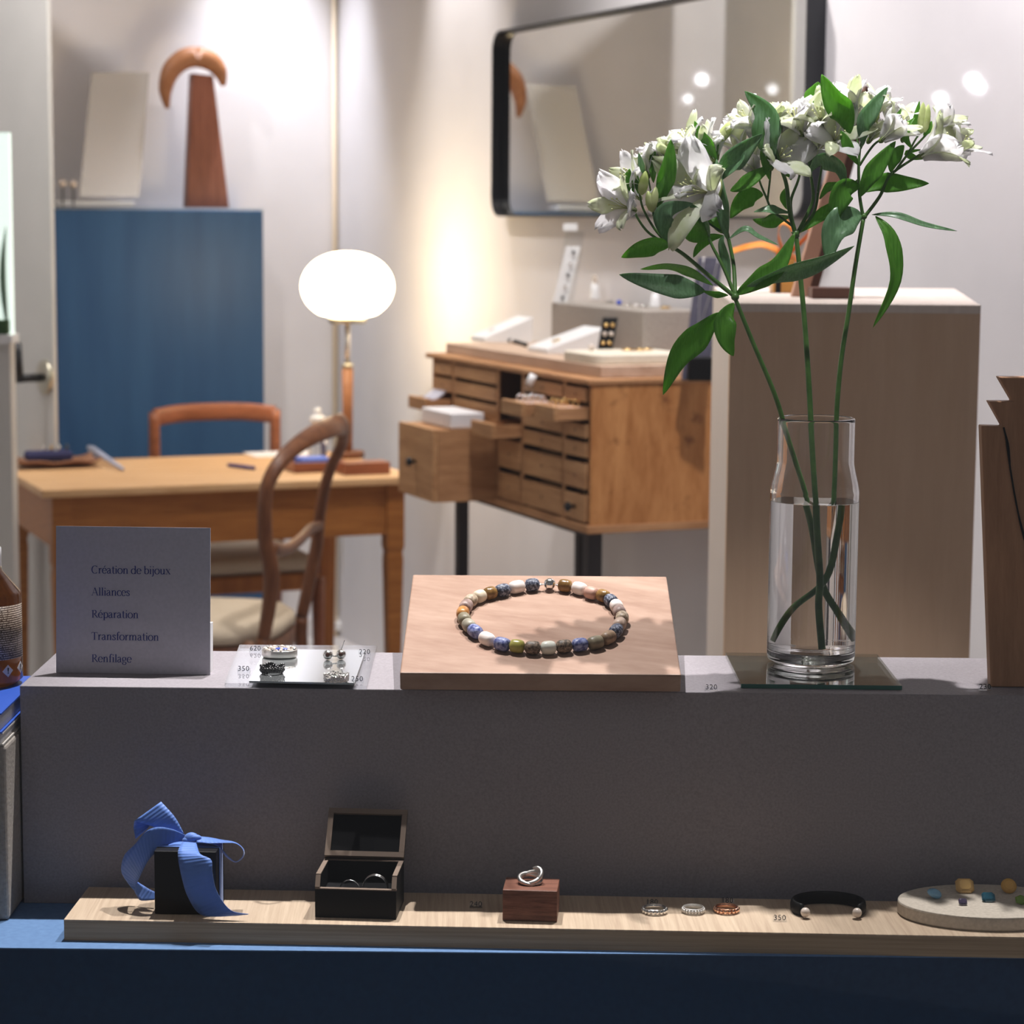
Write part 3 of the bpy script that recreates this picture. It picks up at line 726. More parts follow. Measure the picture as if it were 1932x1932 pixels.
# ring cones and bits on the riser
for k, (px, py, hg, lab) in enumerate(((1122, 560, .040, 'white ring cone holding a pearl ring on the grey riser'), (1236, 574, .030, 'short white ring cone at the near end of the grey riser'))):
    q = onz(px, py+6, ztr); 
    t = thing('ring_cone', lab, 'ring holder', q, 'white ring cones on the grey riser')
    obj('cone', G().lathe([(.014, 0), (.014, .004), (.011, hg*.5), (.010, hg), (.004, hg+.004)], q, 20), M['whitegloss'], t, True)
    if k == 0: obj('ring', G().ring(q+Z*(hg+.01), .010, .003, 20, 8, (1, .3, 0)), M['pearl'], t, True)
for k, (px, py, mm, lab) in enumerate(((1150, 568, 'silver', 'silver ring lying right of the pearl ring cone'), (1185, 574, 'silver', 'silver ring lying beside the blue stone on the grey riser'), (1200, 576, 'silverm', 'matt silver ring second from the blue stone on the grey riser'), (1215, 577, 'silver', 'silver ring just left of the short ring cone'), (1255, 580, 'gold', 'gold ring at the near end of the grey riser'))):
    q = onz(px, py+3, ztr); o = obj('ring', G().ring(q+Z*.0035, .0095, .003, 20, 8), M[mm], None, True); tag(o, lab, 'ring', 'rings on the grey riser')
q = onz(1168, 575, ztr); o = obj('blue_stone', G().ball(q+Z*.005, .007, 10, 8), mat('blue_stone', rgb(44, 76, 190), .3), None, True); tag(o, 'small blue stone on the grey riser', 'gemstone')
q = onz(1185, 566, ztr); o = obj('grey_hook', G().tube(smooth_path([q, q+Z*.02+Vector((-.002, 0, 0)), q+Z*.04+Vector((-.006, 0, 0))], 5), [.003]*11, 8), M['leg'], None, True); tag(o, 'small dark upright hook on the grey riser', 'hook')
# tall charcoal necklace stand, right of the riser
q0 = K(.015, .33, TB2); Yn = 5.0
pts = [atY(x, y, Yn) for x, y in ((1286, 702), (1338, 706), (1367, 486), (1321, 486))]
pts[0].z = pts[1].z = zT+.0085; 
t = thing('necklace_stand', 'tall charcoal leaning necklace stand right of the grey riser', 'necklace stand', Vector((pts[0].x+.02, pts[0].y, zT+.0085)))
pts[2] += Vector((0, .05, 0)); pts[3] += Vector((0, .05, 0))
obj('panel', G().prism(pts, (0, .014, 0)), M['charcoal'], t, bevel=.002)
obj('base', G().quad_box(pts[0]+Vector((.012, -.03, 0)), (.052, 0, 0), (0, .09, 0), (0, 0, .05)), M['blackm'], t, bevel=.002)
q = (pts[0]*.62+pts[3]*.38)+Vector((.022, -.006, 0)); obj('pendant', G().ball(q, .007, sc=(.6, .6, 1.5)), M['silver'], t, True)
obj('chain', G().tube(smooth_path([q, q+(pts[3]-pts[0])*.3+Vector((-.008, -.002, 0)), pts[3]+Vector((.012, -.002, 0))], 5), .0008, 6), M['silverm'], t, True)
o = obj('chain', G().tube(smooth_path([q, q+(pts[3]-pts[0])*.3+Vector((.012, -.002, 0)), pts[2]+Vector((-.008, -.002, 0))], 5), .0008, 6), M['silverm'], t, True)

# things in the pulled-out drawers
s0, s1, z0, z1 = dbig
g = G().quad_box(K(s0+.012, -.115, z1), V*.20, U*.085, Z*.036); o = obj('white_box', g, M['white'], None, bevel=.003); tag(o, 'white ring box standing on the large pulled out drawer', 'box')
s0, s1, z0, z1 = dsh
g = G()
for k in range(3): g.tube([K(s0+.03+.03*k, -.05, z1-.012), K(s0+.05+.03*k, -.005, z1+.012)], .006, 8)
o = obj('chain_bundle', g, mat('pale_tissue', rgb(212, 212, 226), .5), None, True); tag(o, 'pale chains in small bags in the shallow far drawer', 'jewellery bags')
for (s0, s1, z0, z1), pull, nm in ((dB, .098, 'middle'), (dA, .075, 'near')):
    o = obj('ring_tray', kbox(s0+.012, s1-.012, -pull+.014, -pull+.085, z0+.010, z1-.003), mat('rosy_velvet_'+nm, rgb(206, 170, 150), .8), None, bevel=.002); tag(o, 'rosy velvet ring tray filling the %s pulled out top drawer' % nm, 'tray')
    for i in range(3):
        for j in range(2):
            q = K(s0+(s1-s0)*(.25+.25*i), -pull+.03+.03*j, z1+.0035)
            o = obj('ring', G().ring(q, .007, .002, 18, 8, V), M['gold' if nm == 'near' else 'silver'], None, True)
            tag(o, ('gold' if nm == 'near' else 'silver')+' ring standing in the velvet tray of the %s pulled out top drawer' % nm, 'ring', 'rings in the %s drawer tray' % nm)
s0, s1, z0, z1 = dB
q = K(s1-.012, -.04, z1+.001)
t = thing('pump_bottle', 'small clear bottle leaning in the pulled out top drawer', 'bottle', q)
obj('bottle_body', G().tube([q, q+Z*.03+V*.0], .010, 12), M['acrylic'], t, True); obj('cap', G().tube([q+Z*.03, q+Z*.052-U*-.012], .009, 12), M['whitegloss'], t, True)

# ================================================================ plywood plinth and what stands on it
YP = 3.35
a = atY(1379, 570, YP); b = atY(1848, 578, YP); zp = (a.z+b.z)/2
bl = onz(1341, 547, zp); dp = .78
g = G(); k0 = Vector((a.x, YP, 0)); k1 = Vector((b.x, YP-.01, 0)); k2 = Vector((b.x+.045, YP+dp, 0)); k3 = Vector((a.x-.002+.0, YP+dp, 0))
xb = atY(1341, 800, YP+dp).x; k3.x = xb; k2.x = atY(1792, 800, YP+dp).x
t = thing('plinth', 'large plywood plinth, lit top and sides coloured paler, behind the vase', 'plinth', (k0+k2)/2)
obj('front_panel', G().prism([k0, k1, k1+Vector((0, .02, 0)), k0+Vector((0, .02, 0))], Z*(zp-.012)), M['ply'], t)
obj('side_panel', G().prism([k0+Vector((0, .0202, 0)), k0+Vector((.02, .0202, 0)), k3+Vector((.02, 0, 0)), k3], Z*(zp-.012)), M['plylit'], t)
obj('side_panel', G().prism([k1+Vector((-.02, .0202, 0)), k1+Vector((0, .0202, 0)), k2, k2+Vector((-.02, 0, 0))], Z*(zp-.012)), M['plylit'], t)
obj('top_panel', G().prism([p+Z*(zp-.0118) for p in (k0, k1, k2, k3)], Z*.0118), M['plylit'], t)
# gift with orange ribbon
q = onz(1478, 553, zp); Yg = q.y
def pb(px, py, Y=None): return atY(px, py, Y or Yg)
t = thing('gift_box', 'small black and gold gift box tied with an orange bow on the plinth', 'gift box', Vector((q.x, Yg+.03, zp)))
x0, x1 = pb(1458, 550).x, pb(1498, 550).x; zt_ = pb(1470, 490).z
obj('box', G().quad_box((x0, Yg, zp), (x1-x0, 0, 0), (0, .05, 0), (0, 0, zt_-zp)), mat('gold_card', rgb(206, 150, 70), .4), t, bevel=.001)
obj('lid_band', G().quad_box((x0+.004, Yg-.001, zp), (.009, 0, 0), (0, .052, 0), (0, 0, zt_-zp+.001)), M['blackm'], t)
def ribbon(name, pairs, m, parent, n=8, th=.0006):
    A = smooth_path([p[0] for p in pairs], n); B = smooth_path([p[1] for p in pairs], n)
    rows = [[a_, a_*.667+b_*.333, a_*.333+b_*.667, b_] for a_, b_ in zip(A, B)]
    return obj(name, G().sheet(rows), m, parent, True, solid=th)
kn = Vector((pb(1477, 486).x, Yg+.02, zt_))
obj('knot', G().ball(kn+Z*.006, .008, sc=(1.2, 1, .8)), M['orange'], t, True)
for L_ in (((1477, 484), (1440, 468), (1412, 470), (1378, 480)), ((1477, 482), (1466, 450), (1474, 424), (1492, 440), (1484, 478)), ((1478, 482), (1500, 450), (1516, 428), (1524, 446), (1490, 480)), ((1478, 486), (1500, 494), (1512, 512))):
    pr_ = []
    for i, (x, y) in enumerate(L_):
        c_ = pb(x, y, Yg+.02); pr_.append((c_+Vector((0, -.012, .0)), c_+Vector((.004, .012, .010))))
    ribbon('bow', pr_, M['orange'], t)
# leaning bust
q = onz(1515, 560, zp); Yb = q.y
t = thing('leaning_bust', 'tall leaning pink and brown wooden display post on the plinth, behind the flowers', 'display bust', Vector((q.x, Yb, zp)))
def post(xs_, m, nm, d):
    A = [atY(x, y, Yb+dy) for x, y, dy in xs_]; A[0].z = A[1].z = max(zp, 0)
    obj(nm, G().prism(A, (0, d, 0)), m, t, bevel=.002)
post([(1493, 562, 0), (1524, 562, 0), (1634, 168, .03), (1608, 168, .03)], M['pinkwood'], 'post', .02)
post([(1524.6, 562, 0), (1540, 562, 0), (1650, 175, .03), (1635, 160, .03)], M['darkwood'], 'side', .04)
a = onz(1530, 564, zp); obj('foot', G().quad_box(a+Vector((.002, .004, 0)), (.064, 0, 0), (0, .06, 0), (0, 0, .017)), M['darkwood'], t, bevel=.002)
# ================================================================ the shop window display
ZS, ZB, ZL = .793, .813, 1.011
# blue shelf
t = thing('window_shelf', 'deep blue shelf with a navy front, carrying the grey display block and the bamboo board', 'shelf', (0, 2.3, 0))
obj('shelf_top', G().prism([Vector((-1.1, 2.094, ZS-.0012)), Vector((1.1, 2.081, ZS-.0012)), Vector((1.1, 2.405, ZS-.0012)), Vector((-1.1, 2.42, ZS-.0012))], Z*.0012), M['shelfblue'], t)
obj('front_panel', G().prism([Vector((-1.1, 2.0945, 0)), Vector((1.1, 2.0815, 0)), Vector((1.1, 2.10, 0)), Vector((-1.1, 2.113, 0))], Z*(ZS-.0013)), M['shelffront'], t)
# grey display block
lf, lr = onz(37, 1294, ZL), onz(1932, 1312, ZL)
ld = (lr-lf).normalized(); ln = Vector((-ld.y, ld.x, 0))
def LP(x, d, z=ZL): return Vector((lf.x, lf.y, 0))+ld*(x-lf.x)+ln*d+Z*z     # x along the front edge, d behind it
g = G().prism([LP(lf.x, 0, ZS), LP(.80, 0, ZS), LP(.80, .192, ZS), LP(lf.x, .192, ZS)], Z*(ZL-ZS))
o = obj('display_block', g, M['grey'], None, bevel=.0008); tag(o, 'long grey display block standing on the blue shelf', 'display block')
# bamboo board
M['bamboocore'] = wood('bamboo_core', rgb(150, 128, 104), rgb(190, 166, 138), (1.2, 1.2, 90), (0, 0, -.03), 3, .55, .1)
bf, bb = onz(120.5, 1735, ZB), onz(161, 1671, ZB); br = onz(1400, 1758.5, ZB)
e1 = (br-bf).normalized(); e2 = Vector((-e1.y, e1.x, 0)); bw = .107
t = thing('bamboo_board', 'long pale bamboo board lying on the blue shelf', 'board', bf+e1*.5+e2*bw/2-Z*.02)
q = [bf, bf+e1*1.05, bf+e1*1.05+e2*bw, bf+e2*bw]
obj('core', G().prism([p-Z*.02 for p in q], Z*.0187), M['bamboocore'], t)
obj('top_layer', G().prism([p-Z*.0013 for p in q], Z*.0013), M['bamboo'], t)

# ---------------------------------------------------------------- left: linen box, books, bottle
t = thing('linen_box', 'grey linen covered box standing on the blue shelf at the left edge', 'box', (-.58, 2.2, ZS))
bx = onz(18, 1736, ZS)
g = G().quad_box((bx.x-.2, bx.y, ZS), (.2, -.002, 0), (.0, .125, 0), (0, 0, .965-ZS)); obj('body', g, M['greylinen'], t, bevel=.004, segs=3)
def book(name, label, z0, z1, xr, y0, y1, cov, cat='book'):
    t = thing(name, label, cat, (xr-.08, (y0+y1)/2, z0))
    obj('pages', G().quad_box((xr-.2, y0+.003, z0+.0016), (.197, 0, 0), (0, y1-y0-.006, 0), (0, 0, z1-z0-.0032)), M['pages'], t)
    obj('cover', G().quad_box((xr-.2, y0, z1-.0016), (.2, 0, 0), (0, y1-y0, 0), (0, 0, .0016)).quad_box((xr-.2, y0, z0), (.2, 0, 0), (0, y1-y0, 0), (0, 0, .0016)), cov, t)
M['pages'] = noisy('book_pages', rgb(206, 204, 208), rgb(226, 224, 228), 30, .8, .2, 4, (1, 1, 60))
M['bluecover'] = mat('blue_cover', rgb(46, 92, 196), .45)
book('cream_book', 'cream covered book lying on the linen box under the blue one', .9655, .978, -.482, 2.17, 2.335, mat('cream_cover', rgb(206, 200, 192), .7))
book('blue_book', 'bright blue book on top of the cream one, under the amber bottle', .9785, .998, -.4822, 2.165, 2.345, M['bluecover'])
c = Vector((atY(-22, 1287, 2.305).x, 2.305, .9985))
t = thing('amber_bottle', 'amber bottle with white cap and printed label standing on the blue book', 'bottle', c)
Zb = lambda py: atY(20, py, 2.305).z-c.z
r0 = (atY(41, 1200, 2.305).x-c.x)
amber = mat('amber_plastic', rgb(120, 66, 20), .12, 0, .5, Transmission_Weight=.75, IOR=1.35)
obj('bottle_body', G().lathe([(0, 0), (r0-.006, 0), (r0, .006), (r0, Zb(1122)), (r0-.002, Zb(1114)), (.0155, Zb(1076)), (.0145, Zb(1066))], c, 48), amber, t, True)
obj('cap', G().lathe([(.0155, Zb(1067)), (.0155, Zb(1034)), (.012, Zb(1027)), (.007, Zb(1020)), (0, Zb(1020))], c, 28), M['bottlew'], t, True)
# label with rows of small print
def printlabel():
    m = NT('printed_label'); b = m.b
    tc = m.new('ShaderNodeTexCoord'); sp = m.new('ShaderNodeSeparateXYZ'); m.link(tc.outputs['Object'], sp.inputs[0])
    def math_(op, a, v=None, b_=None):
        n = m.new('ShaderNodeMath', operation=op)
        if hasattr(a, 'type'): m.link(a, n.inputs[0])
        else: n.inputs[0].default_value = a
        if v is not None: n.inputs[1].default_value = v
        if b_ is not None: m.link(b_, n.inputs[1])
        return n.outputs[0]
    rowf = math_('FRACT', math_('MULTIPLY', sp.outputs[2], 1/.0022)); row = math_('LESS_THAN', rowf, .45)
    nz = m.new('ShaderNodeTexNoise'); nz.inputs['Scale'].default_value = 1; mp = m.new('ShaderNodeMapping'); mp.inputs['Scale'].default_value = (900, 900, 450)
    m.link(tc.outputs['Object'], mp.inputs[0]); m.link(mp.outputs[0], nz.inputs['Vector'])
    let = math_('GREATER_THAN', nz.outputs['Fac'], .45)
    f = math_('MULTIPLY', row, None, let)
    mx = m.new('ShaderNodeMix', data_type='RGBA'); m.link(f, mx.inputs[0]); mx.inputs[6].default_value = rgb(62, 40, 24); mx.inputs[7].default_value = rgb(196, 178, 160)
    m.link(mx.outputs[2], b.inputs['Base Color']); b.inputs['Roughness'].default_value = .4
    return m.m
g = G(); rows = []
for z in (Zb(1236), Zb(1136)):
    rows.append([c+Vector((cos(a)*(r0+.0006), sin(a)*(r0+.0006), z)) for a in [radians(-110+k*6) for k in range(19)]])
g.sheet(rows); obj('label', g, printlabel(), t, True, solid=.0003, solid_off=1)
def warn(pxc, pyc, nm):
    q = atY(pxc, pyc, 2.3); x = (q.x-c.x)/r0; a0 = -math.acos(max(-1, min(1, x))); z = Zb(pyc); hw = .0062
    pt = lambda u, v: c+Vector((cos(a0+u/r0)*(r0+.0007), sin(a0+u/r0)*(r0+.0007), z+v))
    obj('warning_sign', G().sheet([[pt(0, -hw), pt(hw, 0)], [pt(-hw, 0), pt(0, hw)]]), mat(nm+'_sign_white', rgb(222, 216, 212), .5), t, solid=.0002, solid_off=1)
    pt2 = lambda u, v: c+Vector((cos(a0+u/r0)*(r0+.0011), sin(a0+u/r0)*(r0+.0011), z+v))
    g = G(); g.sheet([[pt2(-.0005, -.0008), pt2(.0005, -.0008)], [pt2(-.0009, .0032), pt2(.0009, .0032)]]); g.sheet([[pt2(-.0006, -.0026), pt2(.0006, -.0026)], [pt2(-.0006, -.0014), pt2(.0006, -.0014)]])
    obj('exclamation_mark', g, M['digit'], t, solid=.0002)
warn(22, 1257, 'left'); warn(38.4, 1255, 'right')

# ---------------------------------------------------------------- lettering
def stroke(g, pts, o, ux, uy, nn, thick=.205, thin=.085, w=None):
    P = [Vector((p[0], p[1])) for p in pts]; A = []; B = []
    for i in range(len(P)):
        t_ = P[min(i+1, len(P)-1)]-P[max(i-1, 0)]; t_.normalize()
        ww = w if w else thin+(thick-thin)*abs(t_.y)**1.5
        n_ = Vector((-t_.y, t_.x))*ww/2; A.append(P[i]+n_); B.append(P[i]-n_)
    f = lambda q: o+ux*q.x+uy*q.y+nn
    g.sheet([[f(a), f(b)] for a, b in zip(A, B)])
def arc(cx, cy, rx, ry, a0, a1, n=16): return [(cx+rx*cos(radians(a0+(a1-a0)*k/n)), cy+ry*sin(radians(a0+(a1-a0)*k/n))) for k in range(n+1)]
def bar(x, y, w_=.42): return ('w', .06, [(x-w_/2, y), (x+w_/2, y)])
def stem(x, y0, y1): return [('n', 0, [(x, y0), (x, y1)])]
def flag(x, y): return [('w', .06, [(x-.2, y-.06), (x, y-.03)])]
GL = {
 'C': (1.28, [('n', 0, arc(.68, .71, .56, .73, 48, 312, 24)), ('w', .09, [(1.06, 1.2), (1.08, 1.42)])]),
 'r': (.74, stem(.25, 0, .97)+flag(.25, 1)+[bar(.25, .03), ('n', 0, [(.28, .62), (.36, .86), (.5, .97), (.62, .95)]), ('w', .15, [(.56, .9), (.68, .9)])]),
 'e': (.9, [('n', 0, arc(.46, .5, .38, .5, 5, 322, 22)), ('w', .06, [(.1, .55), (.84, .55)])]),
 'a': (.9, [('n', 0, [(.14, .8), (.22, .94), (.4, 1.0), (.56, .92), (.63, .72), (.63, .15), (.72, .03), (.86, .06)]), ('n', 0, [(.62, .6), (.4, .55), (.17, .42), (.1, .22), (.2, .04), (.38, 0), (.62, .2)])]),
 't': (.62, [('n', 0, [(.3, 1.32), (.3, .2), (.36, .04), (.48, 0), (.6, .06)]), ('w', .07, [(.04, .97), (.58, .97)])]),
 'i': (.5, stem(.26, 0, .97)+flag(.26, 1)+[bar(.26, .03), ('w', .18, [(.17, 1.38), (.35, 1.38)])]),
 'o': (1.0, [('n', 0, arc(.5, .5, .42, .5, 0, 360, 26))]),
 'n': (1.1, stem(.25, 0, .97)+flag(.25, 1)+[bar(.25, .03), ('n', 0, [(.28, .7), (.42, .93), (.6, 1.0), (.76, .92), (.82, .7), (.82, 0)]), bar(.82, .03)]),
 'm': (1.66, stem(.25, 0, .97)+flag(.25, 1)+[bar(.25, .03), ('n', 0, [(.28, .7), (.42, .93), (.58, 1.0), (.74, .92), (.8, .7), (.8, 0)]), bar(.8, .03), ('n', 0, [(.83, .7), (.97, .93), (1.13, 1.0), (1.29, .92), (1.35, .7), (1.35, 0)]), bar(1.35, .03)]),
 'd': (1.06, [('n', 0, arc(.46, .48, .38, .49, 20, 340, 24))]+stem(.82, 0, 1.52)+flag(.82, 1.52)+[('w', .06, [(.82, .04), (1.02, .06)])]),
 'b': (1.02, stem(.22, .06, 1.52)+flag(.22, 1.52)+[('n', 0, arc(.54, .5, .38, .5, 150, -150, 24))]),
 'j': (.5, [('n', 0, [(.28, .97), (.28, -.1), (.2, -.34), (.02, -.44)])]+flag(.28, 1)+[('w', .18, [(.19, 1.38), (.37, 1.38)])]),
 'u': (1.08, [('n', 0, [(.24, .97), (.24, .28), (.32, .06), (.5, 0), (.68, .1), (.8, .3)])]+flag(.24, 1)+stem(.82, 0, .97)+flag(.82, 1)+[('w', .06, [(.82, .04), (1.02, .06)])]),
 'x': (1.0, [('n', 0, [(.18, .97), (.82, .03)]), ('w', .06, [(.8, .97), (.18, .03)]), bar(.2, .97, .36), bar(.8, .97, .34), bar(.2, .03, .34), bar(.82, .03, .36)]),
 'A': (1.34, [('w', .06, [(.16, .03), (.66, 1.48)]), ('w', .18, [(.66, 1.48), (1.16, .03)]), ('w', .06, [(.32, .5), (.98, .5)]), bar(.16, .03, .36), bar(1.16, .03, .42)]),
 'l': (.5, stem(.26, 0, 1.52)+flag(.26, 1.52)+[bar(.26, .03)]),
 'c': (.84, [('n', 0, arc(.47, .5, .39, .5, 50, 320, 20)), ('w', .13, [(.64, .86), (.76, .82)])]),
 's': (.76, [('n', 0, [(.6, .76), (.54, .94), (.36, 1.0), (.18, .92), (.16, .72), (.34, .56), (.54, .44), (.62, .24), (.52, .06), (.34, 0), (.16, .06), (.1, .26)])]),
 'R': (1.28, stem(.3, 0, 1.42)+[bar(.3, .03, .46), ('w', .06, [(.08, 1.4), (.6, 1.4)]), ('n', 0, [(.58, 1.4), (.82, 1.34), (.92, 1.08), (.82, .82), (.56, .73)]), ('w', .06, [(.3, .73), (.58, .73)]), ('w', .17, [(.56, .73), (1.14, .03)]), bar(1.16, .03, .28)]),
 'p': (1.04, stem(.26, -.45, .97)+flag(.26, 1)+[bar(.26, -.44), ('n', 0, arc(.56, .5, .38, .5, 150, -150, 24))]),
 'T': (1.2, stem(.6, 0, 1.42)+[bar(.6, .03, .46), ('w', .07, [(.06, 1.4), (1.14, 1.4)]), ('w', .07, [(.07, 1.15), (.07, 1.42)]), ('w', .07, [(1.13, 1.15), (1.13, 1.42)])]),
 'f': (.62, [('n', 0, [(.28, 0), (.28, 1.15), (.34, 1.42), (.5, 1.54), (.64, 1.5)]), ('w', .14, [(.56, 1.44), (.7, 1.44)]), ('w', .07, [(.04, .97), (.56, .97)]), bar(.28, .03)]),
 'g': (.94, [('n', 0, arc(.42, .67, .3, .32, 0, 360, 22)), ('w', .08, [(.66, .84), (.88, .92)]), ('n', 0, [(.24, .4), (.14, .26), (.24, .14), (.5, .1), (.74, .02), (.8, -.16), (.66, -.36), (.4, -.42), (.14, -.34), (.1, -.16), (.26, .02)])]),
}
def write(text, o, ux, uy, nn, g):
    x = 0
    for ch in text:
        if ch == ' ': x += .46; continue
        acc = ch == 'é'; ad, st = GL['e' if acc else ch]
        oo = o+ux*x
        for kind, w_, pts in st:
            stroke(g, pts, oo, ux, uy, nn, w=w_ if kind == 'w' else None)
        if acc: stroke(g, [(.4, 1.18), (.62, 1.48)], oo, ux, uy, nn, w=.12)
        x += ad
    return x
# ---------------------------------------------------------------- card with the list of services
a, b = onz(106, 1269.5, ZL), onz(396.5, 1274, ZL)
tp = atY(106, 993, a.y+.012)
t = thing('printed_card', 'square white card listing jewellery services in blue letters, at the left of the grey block', 'card', (a+b)/2)
uu = (b-a); w_ = uu.length; uu.normalize(); lean = Vector((0, .012, tp.z-ZL)); hc = lean.length; vv = lean.normalized(); nn = uu.cross(vv)*1
if nn.y > 0: nn = -nn
M['paper'] = translucent('printed_card_paper', rgb(186, 183, 194), rgb(192, 189, 200), .05, 300, .7)
obj('card_sheet', G().quad_box(a+Z*.0003, uu*w_, vv*hc, -nn*.0012), M['paper'], t)
g = G(); sc = (w_/290.5)*9.95
for k, s in enumerate(('Création de bijoux', 'Alliances', 'Réparation', 'Transformation', 'Renfilage')):
    py = (1081.6, 1123.3, 1165.2, 1207, 1248.8)[k]
    q = onpl(172.5, py, a, nn)
    write(s, q, uu*sc, vv*sc, nn*.0004, g)
obj('lettering', g, mat('blue_print', rgb(44, 56, 124), .6), t)
g = G().quad_box(a+uu*.006+vv*.001-nn*.0020, uu*(w_-.008), vv*.050, -nn*.026); obj('stand', g, M['white'], t)
obj('foot', G().quad_box(a+uu*.008-nn*.029+Z*.0003, uu*(w_-.002), ln*.004+ln*.018, Z*.001), M['white'], t)

# ---------------------------------------------------------------- price tags: tiny clear tags with digits
def digits(text, o, ux, uy, nn, hgt, name, mtl, parent):
    cu = bpy.data.curves.new(name, 'FONT'); cu.body = text; cu.size = 1; cu.space_character = 1.12; cu.resolution_u = 3
    to = bpy.data.objects.new(name, cu); C.objects.link(to)
    dg = bpy.context.evaluated_depsgraph_get(); me = bpy.data.meshes.new_from_object(to.evaluated_get(dg))
    bpy.data.objects.remove(to); bpy.data.curves.remove(cu)
    xs_ = [v.co.x for v in me.vertices]; ys_ = [v.co.y for v in me.vertices]; cx = (min(xs_)+max(xs_))/2; y0 = min(ys_); s_ = hgt/(max(ys_)-y0)
    off = ORG[parent.name]
    for v in me.vertices: v.co = o+ux*((v.co.x-cx)*s_)+uy*((v.co.y-y0)*s_)+nn-off
    me.materials.clear(); me.materials.append(mtl)
    ob = bpy.data.objects.new(name, me); C.objects.link(ob); ob.parent = parent; ORG[ob.name] = off
    q = ob.modifiers.new('solid', 'SOLIDIFY'); q.thickness = .0004; q.offset = 0
    return ob
def price(text, px, py, z, label, grp='small clear price tags', frame=None):
    c = onz(px, py+8, z)
    e = ld if z > .9 else e1; n_ = Vector((-e.y, e.x, 0))
    t = thing('price_tag', label, 'price tag', c, grp)
    obj('tag_block', G().prism([c-e*.0062-n_*.0025, c-e*.0062+n_*.0030, c-e*.0062+n_*.0034+Z*.0040, c-e*.0062+n_*.0008+Z*.0040], e*.0124), M['acrylic'], t)
    digits(text, c-n_*.0016+Z*.0016, e, (Z*1+n_*.4).normalized(), -n_*.0006, .0050, 'digits', M['digit'], t)

# ---------------------------------------------------------------- glass plates with silver jewellery
pl_ = [onz(x, y, ZL) for x, y in ((424, 1297), (692, 1302.5), (711, 1225.5), (452, 1224))]
o = obj('glass_plate', G().prism([p+Z*.0004 for p in pl_], Z*.004), M['acrylic'], None); tag(o, 'large clear plate under the silver jewellery, between the card and the necklace board', 'plate')
ZP = ZL+.0044
pm = [onz(x, y, ZP+.0004) for x, y in ((470, 1288), (668, 1292), (690, 1230), (500, 1228))]
o = obj('mirror_tile', G().prism(pm, Z*.0018), mat('grey_mirror_tile', (.62, .65, .66, 1), .06, .85), None); tag(o, 'grey mirror tile lying on the clear plate under the silver jewellery', 'tile')
ZQ = ZP+.0024
# pearl brooch
c = onz(526, 1243, ZQ)+Vector((0, .010, 0))
t = thing('pearl_brooch', 'oval silver brooch with pearls and a blue stone centre, back left on the mirror tile', 'brooch', c)
rx, ry = .0182, .0135; g = G(); n = 44
for z_, s_ in ((0, .93), (.0015, 1), (.0075, 1), (.0082, .95), (.006, .88)):
    for i in range(n): a = 2*pi*i/n; g.v.append(c+Vector((rx*s_*cos(a), ry*s_*sin(a), z_+.0002)))
for j in range(4):
    for i in range(n): g.f.append((j*n+i, j*n+(i+1) % n, (j+1)*n+(i+1) % n, (j+1)*n+i))
g.f.append(tuple(reversed(range(n)))); g.f.append(tuple(4*n+i for i in range(n)))
obj('setting', g, M['silverm'], t, True)
for k in range(22):
    a = 2*pi*k/22; obj('pearl', G().ball(c+Vector((rx*.84*cos(a), ry*.84*sin(a), .0082)), .0018+.0004*(k % 2), 10, 8), M['pearl'] if k % 3 else M['silver'], t, True)
for k in range(7):
    a = 2*pi*k/7+.5; obj('pearl', G().ball(c+Vector((rx*.5*cos(a), ry*.5*sin(a)+.002, .0085)), .0026, 10, 8), M['pearl'], t, True)
obj('blue_stone', G().ball(c+Vector((.002, -.004, .0084)), .003, 12, 8, (2.6, .9, .8)), mat('blue_enamel', rgb(84, 100, 186), .25), t, True)
# silver ball earrings
for k, (x, y) in enumerate(((618, 1246), (643, 1245))):
    q = onz(x, y, ZQ)+Vector((0, .004, 0)); r_ = .0050
    t = thing('ball_earring', ['left silver ball earring standing on the mirror tile', 'right silver ball earring with its upright pin on the mirror tile'][k], 'earring', q, 'pair of silver ball earrings')
    obj('ball', G().ball(q+Z*r_, r_, 20, 14), M['silver'], t, True)
    obj('stone', G().ball(q+Z*r_+Vector((0, -.0042, .0008)), .0024, 12, 8), mat('dark_stone_%d' % k, rgb(60, 40, 34), .1), t, True)
    if k: obj('pin', G().tube(smooth_path([q+Z*.0095, q+Z*.014+Vector((.0018, 0, 0)), q+Z*.0195+Vector((.0036, 0, 0))], 4), .0006, 8), M['silver'], t, True)
    else: obj('pin', G().tube([q+Z*.004+Vector((.004, 0, 0)), q+Z*.0035+Vector((.009, .001, 0))], .0007, 8), M['silver'], t, True)
